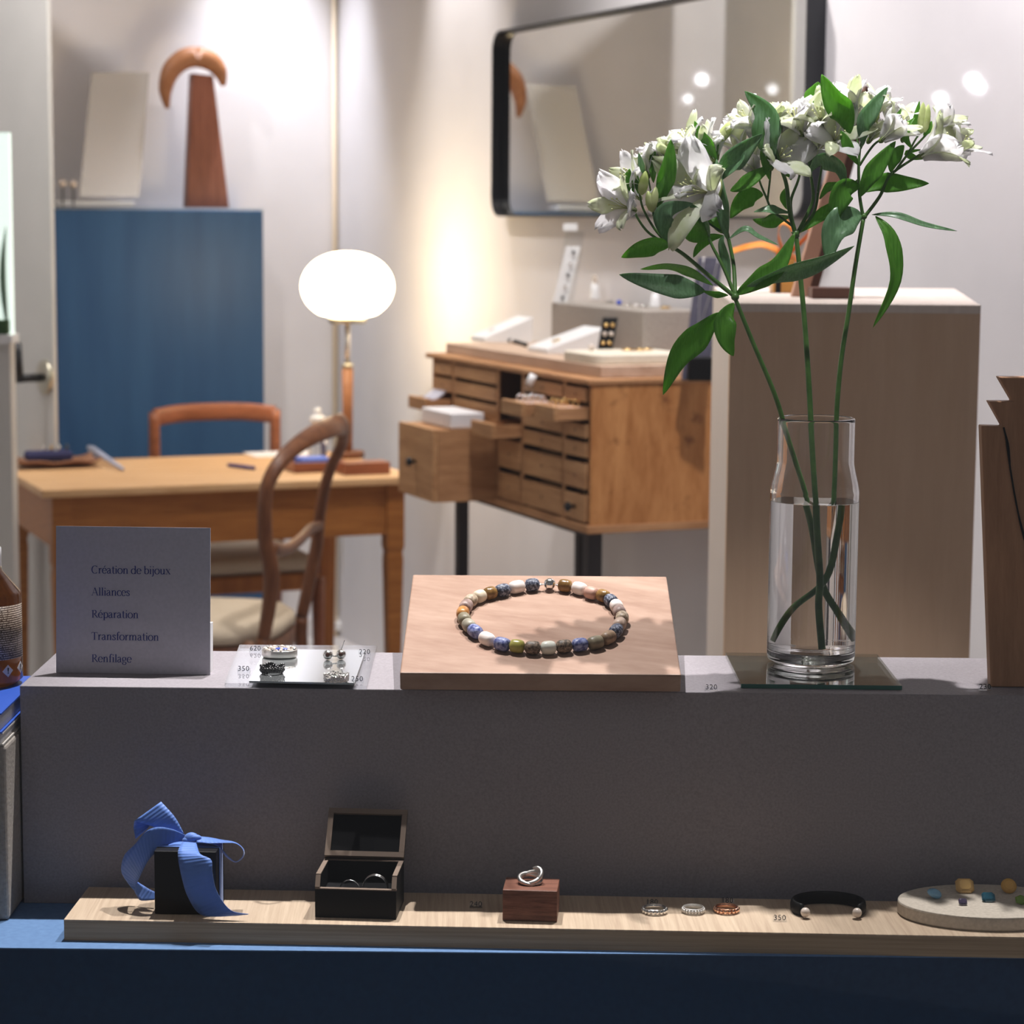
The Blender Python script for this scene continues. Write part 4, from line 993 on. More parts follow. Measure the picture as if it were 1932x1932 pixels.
# black granulated ring and silver braided ring
def rough_ring(px, py, R, m, name, label, n=26, br=.0015, seed=1, rows=3):
    rnd = random.Random(seed); c = onz(px, py, ZQ)+Vector((0, .003, 0)); t = thing(name, label, 'ring', c)
    obj('band', G().ring(c+Z*.0030, R, .0013, 40, 10, (0, .15, 1), rb=.0026), m, t, True)
    g = G()
    for i in range(n):
        for j in range(rows):
            a = 2*pi*i/n+j*.12; g.ball(c+Vector((cos(a)*R*1.08, sin(a)*R*1.08, .0014+.0020*j+rnd.uniform(0, .0012)+.0016*sin(a*2+1)**2)), br*rnd.uniform(.6, 1.25), 8, 6)
    obj('granulation', g, m, t, True)
    if m is M['silver']:
        g = G()
        for q_ in range(2): g.tube([c+Vector((cos(2*pi*k/40)*R*1.1, sin(2*pi*k/40)*R*1.1, .0032+.0018*sin(2*pi*k/40*7+q_*pi))) for k in range(41)], .0010, 8)
        obj('braid', g, m, t, True)
rough_ring(513, 1271, .0102, M['oxid'], 'black_ring', 'blackened granulated silver ring at the front left of the mirror tile', seed=2)
rough_ring(634, 1287, .0104, M['silver'], 'braided_ring', 'textured bright silver ring at the front right of the mirror tile', br=.0012, seed=5, n=30)
price('620', 482, 1221.5, ZP, 'clear price tag reading 620, left of the pearl brooch')
price('350', 460, 1260, ZP, 'clear price tag reading 350, left of the black ring')
price('220', 688, 1228, ZP, 'clear price tag reading 220, right of the ball earrings')
price('250', 674, 1279.5, ZP, 'clear price tag reading 250, right of the braided ring')
price('320', 1342, 1295, ZL, 'clear price tag reading 320, between the necklace board and the vase')
price('230', 1858, 1294, ZL, 'clear price tag reading 230, at the foot of the notched wooden bust')

# ---------------------------------------------------------------- wooden board with the necklace
yb0 = onz(1019, 1311, ZL).y-.003
A0 = atY(754.5, 1267.8, yb0); A1 = atY(1285, 1274.2, yb0)
B0 = atY(779, 1081.8, yb0+.236); B1 = atY(1257.5, 1089, yb0+.236)
zz0 = (A0.z+A1.z)/2; A0.z = A1.z = zz0; zz1 = (B0.z+B1.z)/2; B0.z = B1.z = zz1
ut = (A1-A0).normalized(); vt = ((B0+B1)/2-(A0+A1)/2).normalized(); nt = ut.cross(vt).normalized()
low = atY(1019, 1311, yb0).z
D0 = nt*(-.0185)
poly = [A0, A1, B1, B0]
t = thing('necklace_board', 'thick pale cherry wood board tilted towards the window, carrying the bead necklace', 'display board', Vector(((A0.x+A1.x)/2, yb0+.1, ZL)))
shift = max(0, ZL+.0004-(A0+D0).z)
obj('board', G().prism(poly, D0+Z*0), M['maple'], t, bevel=.0015)
q = (B0+B1)/2-vt*.05+D0; obj('prop', G().quad_box(Vector((q.x-.08, q.y-.012, ZL+.0005)), (.16, 0, 0), (0, .02, 0), (0, 0, q.z-ZL-.0055)), M['maple'], t)
Pn = A0+nt*.0068
nk = thing('bead_necklace', 'round necklace of mixed coloured stone beads with a silver ball clasp on the wooden board', 'necklace', (A0+A1+B0+B1)/4)
def stone(name, c1, c2, sc=180, rough=.45, lo=.35, hi=.6): return noisy(name, c1, c2, sc, rough, .15, 5, lo=lo, hi=hi)
S = {'w': stone('white_stone', rgb(226, 214, 206), rgb(238, 228, 222), 60), 'c': stone('cream_stone', rgb(204, 190, 166), rgb(222, 208, 186), 60),
     'g': stone('golden_tiger_stone', rgb(104, 76, 40), rgb(156, 120, 70), 90, .25), 'p': stone('pink_stone', rgb(170, 128, 112), rgb(196, 156, 140), 90),
     'd': stone('dark_speckled_stone', rgb(52, 58, 76), rgb(150, 156, 172), 420, .5, .48, .66), 'm': stone('mauve_stone', rgb(128, 106, 98), rgb(176, 152, 144), 140),
     'b': stone('beige_fossil_stone', rgb(130, 112, 92), rgb(196, 178, 154), 300), 'o': stone('olive_stone', rgb(112, 104, 84), rgb(140, 130, 106), 90),
     'u': stone('blue_sodalite', rgb(66, 76, 132), rgb(150, 158, 196), 320, .4, .38, .66), 'k': stone('brown_speckled_stone', rgb(70, 60, 50), rgb(142, 124, 106), 420, .5, .4, .62),
     'j': stone('pale_jade', rgb(206, 208, 194), rgb(222, 222, 210), 50, .25), 'y': stone('yellow_green_stone', rgb(156, 150, 70), rgb(182, 174, 96), 60, .3),
     's': stone('sage_stone', rgb(142, 136, 120), rgb(164, 158, 140), 90), 'r': stone('orange_stone', rgb(150, 98, 44), rgb(190, 134, 76), 90, .3),
     'n': stone('rusty_green_stone', rgb(120, 96, 76), rgb(158, 132, 106), 160), 'q': stone('pink_beige_stone', rgb(160, 134, 118), rgb(192, 168, 150), 140)}
BD = [(1125, 152, 90, 'g'), (1218, 170, 115, 'w'), (1297, 200, 80, 'p'), (1373, 218, 92, 'g'), (1424, 250, 84, 'd'), (1460, 285, 92, 'w'), (1479, 322, 88, 'm'), (1497, 362, 80, 'b'),
      (1480, 404, 86, 'q'), (1456, 447, 96, 'd'), (1405, 490, 90, 'n'), (1323, 522, 108, 'o'), (1222, 536, 108, 'u'), (1118, 547, 98, 'k'), (1017, 556, 94, 'j'), (914, 556, 98, 'k'),
      (813, 546, 96, 'y'), (716, 532, 110, 'u'), (617, 498, 112, 'w'), (541, 450, 94, 'u'), (500, 412, 76, 's'), (470, 371, 88, 'o'), (460, 331, 82, 'r'), (481, 286, 88, 'm'), (511, 250, 82, 'b'),
      (568, 222, 98, 'c'), (638, 200, 90, 'g'), (718, 182, 90, 'd'), (812, 160, 110, 'w'), (912, 146, 102, 'd')]
bp = [onpl(740+x/3.45, 1060+y/3.45+1, Pn, nt) for x, y, w_, m_ in BD]
cl = onpl(740+1025/3.45, 1060+146/3.45, Pn, nt); ring_pts = [cl]+bp
cen = sum(ring_pts, Vector((0, 0, 0)))/len(ring_pts)
for i, (x, y, w_, m_) in enumerate(BD):
    p = bp[i]; a_ = bp[i-1] if i > 0 else cl; b_ = bp[(i+1)] if i < len(BD)-1 else cl
    tdir = (b_-a_).normalized(); ln_ = ((p-a_).length*.5 if i else .0068)+((b_-p).length*.5 if i < len(BD)-1 else .0068)
    hl = min(ln_*.5*.97, .0085); R_ = .0068; pr = []
    for k in range(11):
        f = -1+2*k/10; pr.append((R_*(1-abs(f)**3.2*.34) if k not in (0, 10) else R_*.45, hl*f*(1 if abs(f) < 1 else 1)))
    obj('bead', G().lathe(pr, p, 20, tdir), S[m_], nk, True)
obj('clasp', G().ball(cl+nt*.0002, .0062, 24, 16), M['silver'], nk, True)
for p in ((cl+bp[0])/2+ut*.0008, (cl+bp[-1])/2-ut*.0008): obj('clasp_ring', G().ring(p, .0018, .0007, 16, 8, nt), M['silver'], nk, True)
lp = [cl]+bp+[cl]; obj('thread', G().tube(lp, .0006, 6), M['white'], nk)

# ---------------------------------------------------------------- vase on a glass plate
vp = [onz(x, y, ZL+.0045) for x, y in ((1398, 1290), (1702, 1293.5), (1655, 1234), (1369, 1231))]
M['smoke'] = mat('mirror_plate_glass', (.86, .84, .80, 1), .05, .9)
t = thing('glass_plate', 'square mirrored glass plate with green edge under the vase', 'plate', sum(vp, Vector((0, 0, 0)))/4-Z*.0045)
vp0 = [p-Z*.0042 for p in vp]
obj('mirror_back', G().prism(vp0, Z*.001), M['smoke'], t)
obj('glass_sheet', G().prism([p+Z*.00105 for p in vp0], Z*.0031), M['glassg'], t)
obj('polished_edge', G().prism([vp0[0]+Vector((0, -.0004, 0)), vp0[1]+Vector((0, -.0004, 0)), vp0[1]+Vector((0, -.0001, 0)), vp0[0]+Vector((0, -.0001, 0))], Z*.0041), mat('green_glass_edge', rgb(70, 120, 108), .15), t)
ZV = ZL+.0048
vc = onz(1529.5, 1247, ZV); Yv = vc.y
ztop = atY(1539, 788, Yv).z-ZV; zs = atY(1536, 918, Yv).z-ZV; zn = atY(1537, 884, Yv).z-ZV; zw = atY(1535, 944, Yv).z-ZV
Rb = .0452; Rn = .0392; W_ = .0028
prof = [(0, 0), (Rb-.006, 0), (Rb-.001, .003), (Rb, .008), (Rb, zs-.004), (Rb-.0012, zs+.003), (Rn+.0020, zn-.004), (Rn, zn+.006), (Rn, ztop-.001), (Rn-.0012, ztop), (Rn-W_+.0008, ztop-.0008),
        (Rn-W_, ztop-.003), (Rn-W_, zn+.006), (Rn+.002-W_, zn-.004), (Rb-.0012-W_, zs+.002), (Rb-W_, zs-.006), (Rb-W_, .018), (Rb-.006, .0125), (0, .0115)]
t = thing('vase', 'clear glass vase half full of water, on the mirrored plate', 'vase', vc)
obj('glass_wall', G().lathe(dense(prof), vc, 96), M['glass'], t, True)
Rw = Rb-W_+.0004
o = obj('water', G().lathe(dense([(0, .0111), (Rb-.0062, .0121), (Rw, .0178), (Rw, zw), (0, zw)], .0006), vc, 96), M['water'], None, True, bevel=0); tag(o, 'clear water filling the lower two thirds of the vase', 'water')
o['kind'] = 'stuff'
# ---------------------------------------------------------------- right: notched wooden bust
Yq = onz(1869, 1297, ZL).y
LEAN = .030
def bq(px, py): 
    f = (1297-py)/587; return atY(px, py, Yq+LEAN*f)
poly = [bq(*p) for p in ((1869, 1297), (1851.5, 803), (1892, 804), (1865.5, 757), (1911, 757), (1884, 711))]
base_r = bq(1869, 1297); cx_ = base_r.x+.062
mir = [Vector((2*cx_-p.x, p.y, p.z)) for p in reversed(poly)]
poly2 = poly+mir
for p in (poly2[0], poly2[-1]): p.z = ZL+.0005
t = thing('notched_bust', 'brown wooden necklace bust with notched shoulders at the right edge of the grey block', 'display bust', Vector((cx_, Yq, ZL)))
g = G(); n = len(poly2)
obj('board', G().prism(poly2, (0, .016, 0)), M['bustwood'], t, bevel=.0012)
cord = smooth_path([bq(x, y)+Vector((0, -.0015, 0)) for x, y in ((1893, 806), (1898, 830), (1905, 880), (1915, 940), (1929, 1005), (1950, 1070), (1985, 1120))], 5)
obj('cord', G().tube(cord, .0009, 8), M['blackm'], t, True)
cord = smooth_path([bq(x, y)+Vector((0, -.0014, 0)) for x, y in ((1893, 806), (1902, 838), (1905, 870), (1906, 885), (1916, 945), (1931, 1006), (1952, 1072), (1987, 1122))], 5)
obj('cord', G().tube(cord, .0006, 8), M['blackm'], t, True)

# ---------------------------------------------------------------- black gift box with a blue ribbon
def bpt(px, py, z=ZB): return onz(px, py, z)
ga, gb = bpt(292, 1725), bpt(409, 1726.5)
gy = ga.y; gw = (gb-ga).length; gh = atY(350, 1607, gy).z-ZB
t = thing('ribbon_gift_box', 'small black gift box tied with a large blue grosgrain bow, left on the bamboo board', 'gift box', Vector((ga.x+gw/2, gy+gw/2, ZB)))
gd = .046
obj('box', G().quad_box(ga+Z*.0004, e1*gw, e2*gd, Z*gh), mat('black_card', rgb(9, 8, 10), .45, 0, .35), t, bevel=.0006)
RB = NT('blue_grosgrain'); tc = RB.new('ShaderNodeUVMap'); wv = RB.new('ShaderNodeTexWave'); wv.wave_type = 'BANDS'; wv.bands_direction = 'X'
mpp = RB.new('ShaderNodeMapping'); RB.link(tc.outputs[0], mpp.inputs[0]); mpp.inputs['Scale'].default_value = (1, 1, 1); RB.link(mpp.outputs[0], wv.inputs['Vector']); wv.inputs['Scale'].default_value = 1.0
bpn = RB.new('ShaderNodeBump'); bpn.inputs['Strength'].default_value = .35; bpn.inputs['Distance'].default_value = .0006; RB.link(wv.outputs['Fac'], bpn.inputs['Height']); RB.link(bpn.outputs[0], RB.b.inputs['Normal'])
RB.b.inputs['Base Color'].default_value = rgb(98, 140, 222); RB.b.inputs['Roughness'].default_value = .55; RB.b.inputs['Sheen Weight'].default_value = .3
trn = RB.new('ShaderNodeBsdfTranslucent'); trn.inputs[0].default_value = rgb(60, 100, 200); mxs = RB.new('ShaderNodeMixShader'); mxs.inputs[0].default_value = .15
RB.link(RB.b.outputs[0], mxs.inputs[1]); RB.link(trn.outputs[0], mxs.inputs[2]); RB.link(mxs.outputs[0], RB.n['Material Output'].inputs[0])
def px4(x, y): return (100+x/4.83, 1500+y/4.83)
def rib(name, prs, parent, n=8, th=.00035):
    A = smooth_path([atY(*px4(*p[0]), p[2]) for p in prs], n)
    Bq = smooth_path([atY(*px4(*p[1]), p[3] if len(p) > 3 else p[2]) for p in prs], n)
    rows = [[a_*(1-f)+b_*f for f in (0, .2, .4, .6, .8, 1)] for a_, b_ in zip(A, Bq)]
    o = obj(name, G().sheet(rows), RB.m, parent, True, solid=th)
    uv = o.data.uv_layers.new(name='UVMap'); L_ = [0]
    for i in range(1, len(A)): L_.append(L_[-1]+((A[i]-A[i-1]).length+(Bq[i]-Bq[i-1]).length)/2)
    for li, lp_ in enumerate(o.data.loops): uv.data[li].uv = (L_[lp_.vertex_index//6]/.00100/6.283*6.283/20*1.6, 0)
    return o
y0 = gy+.022; yf = gy-.004
kn_ = atY(*px4(1262, 400), y0)
obj('knot', G().ball(kn_, .0055, 16, 10, (1.35, 1, 1.15)).ball(kn_+Vector((.004, -.002, .002)), .004, 12, 8, (1.5, .9, .7)).ball(kn_+Vector((-.004, -.002, -.0015)), .004, 12, 8, (1.2, .9, 1.0)), RB.m, t, True)
rib('bow_loop', [((1190, 345), (1165, 385), y0), ((1110, 200), (960, 305), y0+.006), ((985, 60), (740, 235), y0+.014, y0+.008)], t)
rib('bow_loop', [((985, 62), (742, 235), y0+.014, y0+.009), ((900, 240), (735, 300), y0+.018, y0+.016), ((860, 305), (752, 400), y0+.012, y0+.012)], t)
rib('ribbon_tail', [((1205, 362), (1190, 420), y0), ((1090, 312), (1080, 440), y0-.003), ((960, 292), (960, 510), y0-.006), ((850, 330), (885, 575), y0-.008), ((750, 445), (830, 665), y0-.006), ((650, 550), (790, 750), y0), ((622, 690), (768, 800), y0+.006), ((680, 800), (765, 830), y0+.008), ((738, 870), (760, 880), y0+.008)], t)
rib('ribbon_tail', [((742, 880), (766, 788), y0+.008), ((772, 930), (820, 822), y0+.004, y0+.006), ((805, 962), (880, 858), y0-.0, y0+.003), ((925, 955), (928, 882), y0-.003, y0+.002)], t)
rib('ribbon_tail', [((1190, 410), (1300, 405), y0, y0), ((1150, 480), (1318, 480), y0-.02, y0-.016), ((1138, 540), (1345, 540), yf-.001, yf-.004), ((1150, 640), (1440, 590), yf-.006, yf-.010), ((1180, 780), (1452, 700), yf-.008, yf-.013), ((1225, 920), (1482, 850), yf-.006, yf-.012), ((1320, 1070), (1550, 975), yf-.006, yf-.013), ((1450, 1108), (1640, 1060), yf-.010, yf-.015), ((1775, 1090), (1782, 1084), yf-.014, yf-.014)], t)
rib('bow_loop', [((1300, 375), (1310, 430), y0, y0-.008), ((1420, 385), (1440, 440), y0+.004, y0-.010), ((1540, 408), (1560, 436), y0+.006, y0-.010), ((1660, 430), (1665, 442), y0+.008, y0-.008), ((1735, 490), (1728, 494), y0+.008, y0-.008), ((1738, 560), (1726, 560), y0+.008, y0-.008), ((1670, 612), (1665, 606), y0+.006, y0-.008), ((1590, 575), (1600, 560), y0+.004, y0-.010), ((1510, 490), (1500, 462), y0+.002, y0-.010), ((1400, 445), (1390, 436), y0, y0-.010), ((1310, 470), (1305, 430), y0, y0-.008)], t)
sd = ga+e1*(gw+.0006)+e2*.014
obj('side_ribbon', G().quad_box(sd+Z*.001, e2*.018, e1*.0006, Z*(gh)), RB.m, t)
obj('top_ribbon', G().quad_box(sd+Z*(gh+.0006), -e1*(gw+.001), e2*.018, Z*.0006), RB.m, t)

# ---------------------------------------------------------------- open ring box
ra, rb_ = bpt(594.5, 1731), bpt(747.5, 1735.5)
dx = (rb_-ra).normalized(); dy = Vector((-dx.y, dx.x, 0)); rw = (rb_-ra).length; rd = .060
hb = atY(595, 1655, ra.y).z-ZB; hf = atY(670, 1677, ra.y).z-ZB
M['taupe'] = mat('taupe_card_edge', rgb(122, 104, 90), .6)
M['velvet'] = mat('black_velvet', rgb(6, 6, 9), .9, 0, .2)
t = thing('ring_box', 'open black ring box with taupe edges on the bamboo board', 'ring box', ra+dx*rw/2+dy*rd/2)
R0 = ra+Z*.0004; bt = .0045
g = G(); g.quad_box(R0, dx*rw, dy*bt, Z*(hf-.0008))
for o_ in (R0+dy*(bt+.0001), R0+dx*(rw-bt)+dy*(bt+.0001)):
    q = [o_, o_+dy*(rd-bt), o_+dy*(rd-bt)+Z*(hb+.0005), o_+dy*.006+Z*(hb-.0003), o_+Z*(hf-.001)]
    g.prism(q, dx*bt)
g.quad_box(R0+dy*(rd-bt)+dx*bt, dx*(rw-2*bt), dy*bt, Z*hb)
obj('body', g, M['blackm'], t)
g = G(); e_ = .0009
g.quad_box(R0+Z*(hf-.0008), dx*rw, dy*bt, Z*e_)
for sgn, o_ in ((0, R0), (1, R0+dx*(rw-bt))):
    g.prism([o_+Z*hf+dy*.0001, o_+dy*.006+Z*(hb), o_+dy*.006+Z*(hb+e_), o_+Z*(hf+e_+.0005)], dx*bt); g.quad_box(o_+dy*.006+Z*(hb+.0005), dx*bt, dy*(rd-.006), Z*e_)
g.quad_box(R0+dy*(rd-bt)+Z*(hb+.0005)+dx*bt, dx*(rw-2*bt), dy*bt, Z*e_)
obj('rim', g, M['taupe'], t)
obj('cushion', G().quad_box(R0+dx*(bt+.0003)+dy*(bt+.0003), dx*(rw-2*bt-.0006), dy*(rd-2*bt-.0006), Z*(hb-.019)), M['velvet'], t)
# lid leaning back
hg = R0+dy*(rd-.001)+Z*(hb+.0022)
tl, tr = atY(618.7, 1536, ra.y+.085), atY(762, 1539.5, ra.y+.085)
la, lb = atY(609, 1625, hg.y), atY(755.5, 1629, hg.y); lw = (lb-la).length
lv = ((tl-la)+(tr-lb))/2; lh = lv.length; lv.normalize(); lx = (lb-la).normalized(); lnm = lx.cross(lv).normalized()
if lnm.y > 0: lnm = -lnm
LD = .016; L0 = hg+dx*(.0003); rwid = rw-.0006
lidm = G(); b_ = .005
lidm.quad_box(L0+lnm*0, lx*rwid, lv*lh, -lnm*.004)
obj_lid = obj('lid', lidm, M['blackm'], t)
g = G(); g.quad_box(L0+lnm*.0002, lx*rwid, lv*b_, lnm*LD*.45); g.quad_box(L0+lv*(lh-b_)+lnm*.0002, lx*rwid, lv*b_, lnm*LD*.45)
g.quad_box(L0+lv*(b_+.0001)+lnm*.0002, lx*b_, lv*(lh-2*b_-.0002), lnm*LD*.45); g.quad_box(L0+lx*(rwid-b_)+lv*(b_+.0001)+lnm*.0002, lx*b_, lv*(lh-2*b_-.0002), lnm*LD*.45)
obj('lid_frame', g, M['taupe'], obj_lid)
obj('lid_lining', G().quad_box(L0+lx*(b_+.0002)+lv*(b_+.0002)+lnm*.0003, lx*(rwid-2*b_-.0004), lv*(lh-2*b_-.0004), lnm*.003), M['velvet'], obj_lid)
for k, (px, R_, lab) in enumerate(((653.5, .0096, 'thin diamond ring standing on the left in the open ring box'), (701, .0120, 'wide double band ring standing on the right in the open ring box'))):
    c = R0+dx*((px-595)/152*rw)+dy*.026; c.z = atY(px, 1675 if k else 1679, c.y).z
    t2 = thing('band_ring', lab, 'ring', c-Z*R_*.4, 'rings in the open ring box')
    ax = (dy*1.0+dx*.12).normalized()
    obj('band', G().ring(c, R_, .0007, 48, 10, ax, rb=.0014), M['silver'], t2, True)
    if k: obj('band', G().ring(c+dy*.004, R_-.0002, .0008, 48, 10, ax, rb=.0014), M['silver'], t2, True)
price('240', 898, 1704, ZB, 'clear price tag reading 240, between the ring box and the walnut block')

# ---------------------------------------------------------------- walnut block and twisted ring
wa, wb = bpt(948, 1737.5), bpt(1051, 1739); wwid = (wb-wa).length
wh = atY(1000, 1680, wa.y).z-ZB; wdp = onz(1000, 1656, ZB+wh).y-wa.y
o = obj('walnut_block', G().quad_box(wa+Z*.0004, dx*wwid, dy*wdp, Z*wh), M['walnut'], None, bevel=.0007); tag(o, 'small dark walnut block on the bamboo board, carrying the twisted silver ring', 'block')
c = onz(1000, 1667, ZB+wh)
t = thing('twisted_ring', 'matt silver ring of interlaced twisted strands on the walnut block', 'ring', c+Z*.0005)
def twist(cc, R, r, ax, a0, a1, taper=True, n=60):
    ax = Vector(ax).normalized(); e_1 = Vector((1, 0, 0)); e_1 = (e_1-ax*e_1.dot(ax)).normalized(); e_2 = ax.cross(e_1)
    pts = []; rr = []
    for k in range(n+1):
        f = k/n; a = radians(a0+(a1-a0)*f); pts.append(cc+(e_1*cos(a)+e_2*sin(a))*R); rr.append(r*(.55+.45*min(1, f*5, (1-f)*5)) if taper else r)
    return pts, rr
p, r_ = twist(c+Z*.0042, .0100, .0023, (.12, -.25, 1), -60, 300); obj('strand', G().tube(p, [(a, a*1.15) for a in r_], 10), M['silverm'], t, True)
p, r_ = twist(c+Z*.0058+Vector((.0004, 0, 0)), .0094, .0021, (-.30, -.30, 1), -160, 160); obj('strand', G().tube(p, r_, 10), M['silverm'], t, True)
p, r_ = twist(c+Z*.0088+Vector((.0035, 0, 0)), .0078, .0020, (-.5, -.75, 1), -80, 95); obj('strand', G().tube(p, r_, 10), M['silverm'], t, True)

# ---------------------------------------------------------------- three beaded rings
def beaded_ring(px, py, R, m, label, n, br):
    c = onz(px, py, ZB); t = thing('beaded_ring', label, 'ring', c, 'beaded band rings on the bamboo board')
    obj('band', G().ring(c+Z*.0030, R*.88, .0005, 44, 8, rb=.0020), m, t, True)
    g = G()
    for i in range(n):
        a = 2*pi*i/n; g.ball(c+Vector((cos(a)*R, sin(a)*R, .0030)), br*1.05, 10, 8, (.75, .75, 1.1))
    obj('beads', g, m, t, True)
    g = G()
    for z_ in (.0008, .0053): g.ring(c+Z*z_, R*.93, .0005, 44, 8)
    obj('edge_band', g, m, t, True)
beaded_ring(1235, 1722, .0112, M['silver'], 'polished silver beaded ring, leftmost of the three rings on the bamboo board', 18, .0021)
beaded_ring(1308, 1721.5, .0104, mat('white_silver', rgb(226, 224, 220), .4, .6), 'white frosted silver beaded ring, middle of the three rings', 22, .0015)
beaded_ring(1370.5, 1720.5, .0112, M['rose'], 'rose gold beaded ring, rightmost of the three rings on the bamboo board', 18, .0021)
price('180', 1231, 1700, ZB, 'clear price tag reading 180 behind the polished silver beaded ring')
price('180', 1373, 1697, ZB, 'clear price tag reading 180 behind the rose gold beaded ring')
price('350', 1471, 1730, ZB, 'clear price tag reading 350 left of the black cuff')

# ---------------------------------------------------------------- black cuff with pearl ends
c = (onz(1561, 1704, ZB)+onz(1561, 1741, ZB))/2
t = thing('pearl_cuff', 'open black cuff bracelet with a pearl at each end on the bamboo board', 'bracelet', c)
a_ = .0335; b_ = .0305; yc = onz(1561, 1704, ZB).y
cc = Vector((onz(1562, 1720, ZB).x, yc-b_+.002, ZB+.0065))
pts = []
for k in range(49):
    a = radians(-38+256*k/48); pts.append(cc+Vector((a_*cos(a), b_*.88*sin(a), 0)))
obj('band', G().tube(pts, [(.0062, .0026)]*49, 14, flat=Z), M['blackm'], t, True, bevel=0)
for k, px in enumerate((1516.5, 1607)):
    q = pts[-1] if k == 0 else pts[0]; q2 = q+Vector((0, -.004, -.0005)); obj('pearl', G().ball(q2+Vector((.002 if k == 0 else -.002, -.001, 0)), .0046, 20, 14), M['pearl'], t, True)

# ---------------------------------------------------------------- oval stone dish with gemstones
zt_ = ZB+.0135
cl_ = onz(1862, 1699, zt_); ax_ = cl_.x-onz(1695, 1699, zt_).x; by = (onz(1862, 1668, zt_).y-onz(1862, 1732, zt_).y)/2; cy_ = (onz(1862, 1668, zt_).y+onz(1862, 1732, zt_).y)/2
cc = Vector((cl_.x, cy_, ZB))
g = G(); n = 72
lev = [(.985, .0004), (1.0, .002), (1.0, .0118), (.994, .0132), (.985, .0135)]
for s_, z_ in lev:
    for i in range(n): a = 2*pi*i/n; g.v.append(cc+Vector((ax_*s_*cos(a), by*s_*sin(a), z_)))
for j in range(len(lev)-1):
    for i in range(n): g.f.append((j*n+i, j*n+(i+1) % n, (j+1)*n+(i+1) % n, (j+1)*n+i))
g.f.append(tuple(reversed(range(n)))); g.f.append(tuple((len(lev)-1)*n+i for i in range(n)))
o = obj('gem_tray', g, noisy('sandy_cream_stone', rgb(184, 174, 160), rgb(206, 196, 182), 300, .8, .15), None); tag(o, 'oval cream display tray holding loose gemstones at the right end of the bamboo board', 'tray')
def gemmat(name, c, r=.03): return mat(name, c, r, 0, .9, Transmission_Weight=.35, IOR=1.62)
def gem(name, label, px, py, rx, ry, hgt, n, mtl, tilt=(0, 0), pw=1.0, yaw=0, tbl=.55, up_=0):
    c = onz(px, py, zt_); g = G()
    t = [(0.04, 0), (.62, .30), (1.0, .58), (1.0, .66), (.84, .86), (tbl, 1.0)]
    R3 = Matrix.Rotation(radians(tilt[0]), 3, 'X') @ Matrix.Rotation(radians(tilt[1]), 3, 'Y'); pts = []
    for j, (s_, z_) in enumerate(t):
        for i in range(n):
            a = 2*pi*(i+(.5 if j % 2 and n > 8 else 0))/n+yaw
            ca, sa = cos(a), sin(a); ca, sa = math.copysign(abs(ca)**pw, ca), math.copysign(abs(sa)**pw, sa)
            pts.append(R3 @ Vector((rx*s_*ca, ry*s_*sa, hgt*(z_-.3))))
    zm = min(p.z for p in pts); g.v += [c+p-Z*(zm-.0003) for p in pts]
    for j in range(len(t)-1):
        for i in range(n):
            a, b = j*n+i, j*n+(i+1) % n; c2, d2 = (j+1)*n+(i+1) % n, (j+1)*n+i
            g.f.append((a, b, c2)); g.f.append((a, c2, d2))
    g.f.append(tuple(reversed(range(n)))); g.f.append(tuple((len(t)-1)*n+i for i in range(n)))
    o = obj(name, g, mtl); tag(o, label, 'gemstone', 'loose gemstones on the oval tray')
gem('blue_topaz', 'pale blue oval gemstone, leftmost on the oval tray', 1760, 1694, .0078, .0052, .0085, 16, gemmat('pale_blue_gem', rgb(150, 206, 240)), (40, 24))
gem('citrine', 'large golden rectangular gemstone at the back of the oval tray', 1819, 1682, .0092, .0080, .0085, 8, gemmat('golden_gem', rgb(250, 206, 130)), (48, 0), .55, radians(22.5), .6)
gem('round_citrine', 'golden round gemstone at the back right of the oval tray', 1902, 1683, .0076, .0076, .0080, 16, gemmat('amber_gem', rgb(250, 196, 100)), (55, 0))
gem('teal_tourmaline', 'teal blue square gemstone in the middle of the oval tray', 1864, 1700, .0066, .0058, .0058, 8, gemmat('teal_gem', rgb(40, 96, 116)), (40, 0), .55, radians(22.5), .6)
gem('violet_spinel', 'small dark violet square gemstone at the front of the oval tray', 1816, 1707, .0042, .0040, .0042, 8, gemmat('violet_gem', rgb(86, 76, 104)), (45, 0), .6, radians(22.5))
gem('green_trillion', 'green triangular gemstone at the right edge of the photo on the oval tray', 1926, 1705, .0062, .0056, .0060, 6, gemmat('green_gem', rgb(130, 170, 60)), (40, 0), .9, radians(30))
# ================================================================ alstroemeria
M['stemg'] = noisy('green_stem', rgb(56, 92, 40), rgb(86, 124, 60), 60, .4, .1)
M['leaf1'] = translucent('green_leaf', rgb(70, 120, 44), rgb(104, 158, 66), .5, 9, .32, (60, 60, 6), .5, (.30, .62, .05, 1))
M['leaf2'] = translucent('bluish_green_leaf', rgb(96, 134, 96), rgb(126, 164, 124), .32, 9, .3, (60, 60, 6), .6, (.26, .52, .10, 1))
M['petal'] = translucent('white_petal', rgb(240, 238, 240), rgb(252, 251, 252), .66, 60, .5, (1, 1, 1), .3)
M['petalg'] = translucent('greenish_white_petal', rgb(226, 232, 200), rgb(246, 248, 236), .64, 60, .5, (1, 1, 1), .3)
M['bud'] = translucent('pale_green_bud', rgb(160, 178, 92), rgb(212, 220, 160), .25, 60, .45)
M['calyx'] = mat('olive_calyx', rgb(112, 132, 62), .5)
M['stamen'] = mat('cream_stamen', rgb(214, 216, 160), .5)
def yy(dd=0): return Yv+dd
def fp(x, y, d=0): return atY(x, y, Yv+d)
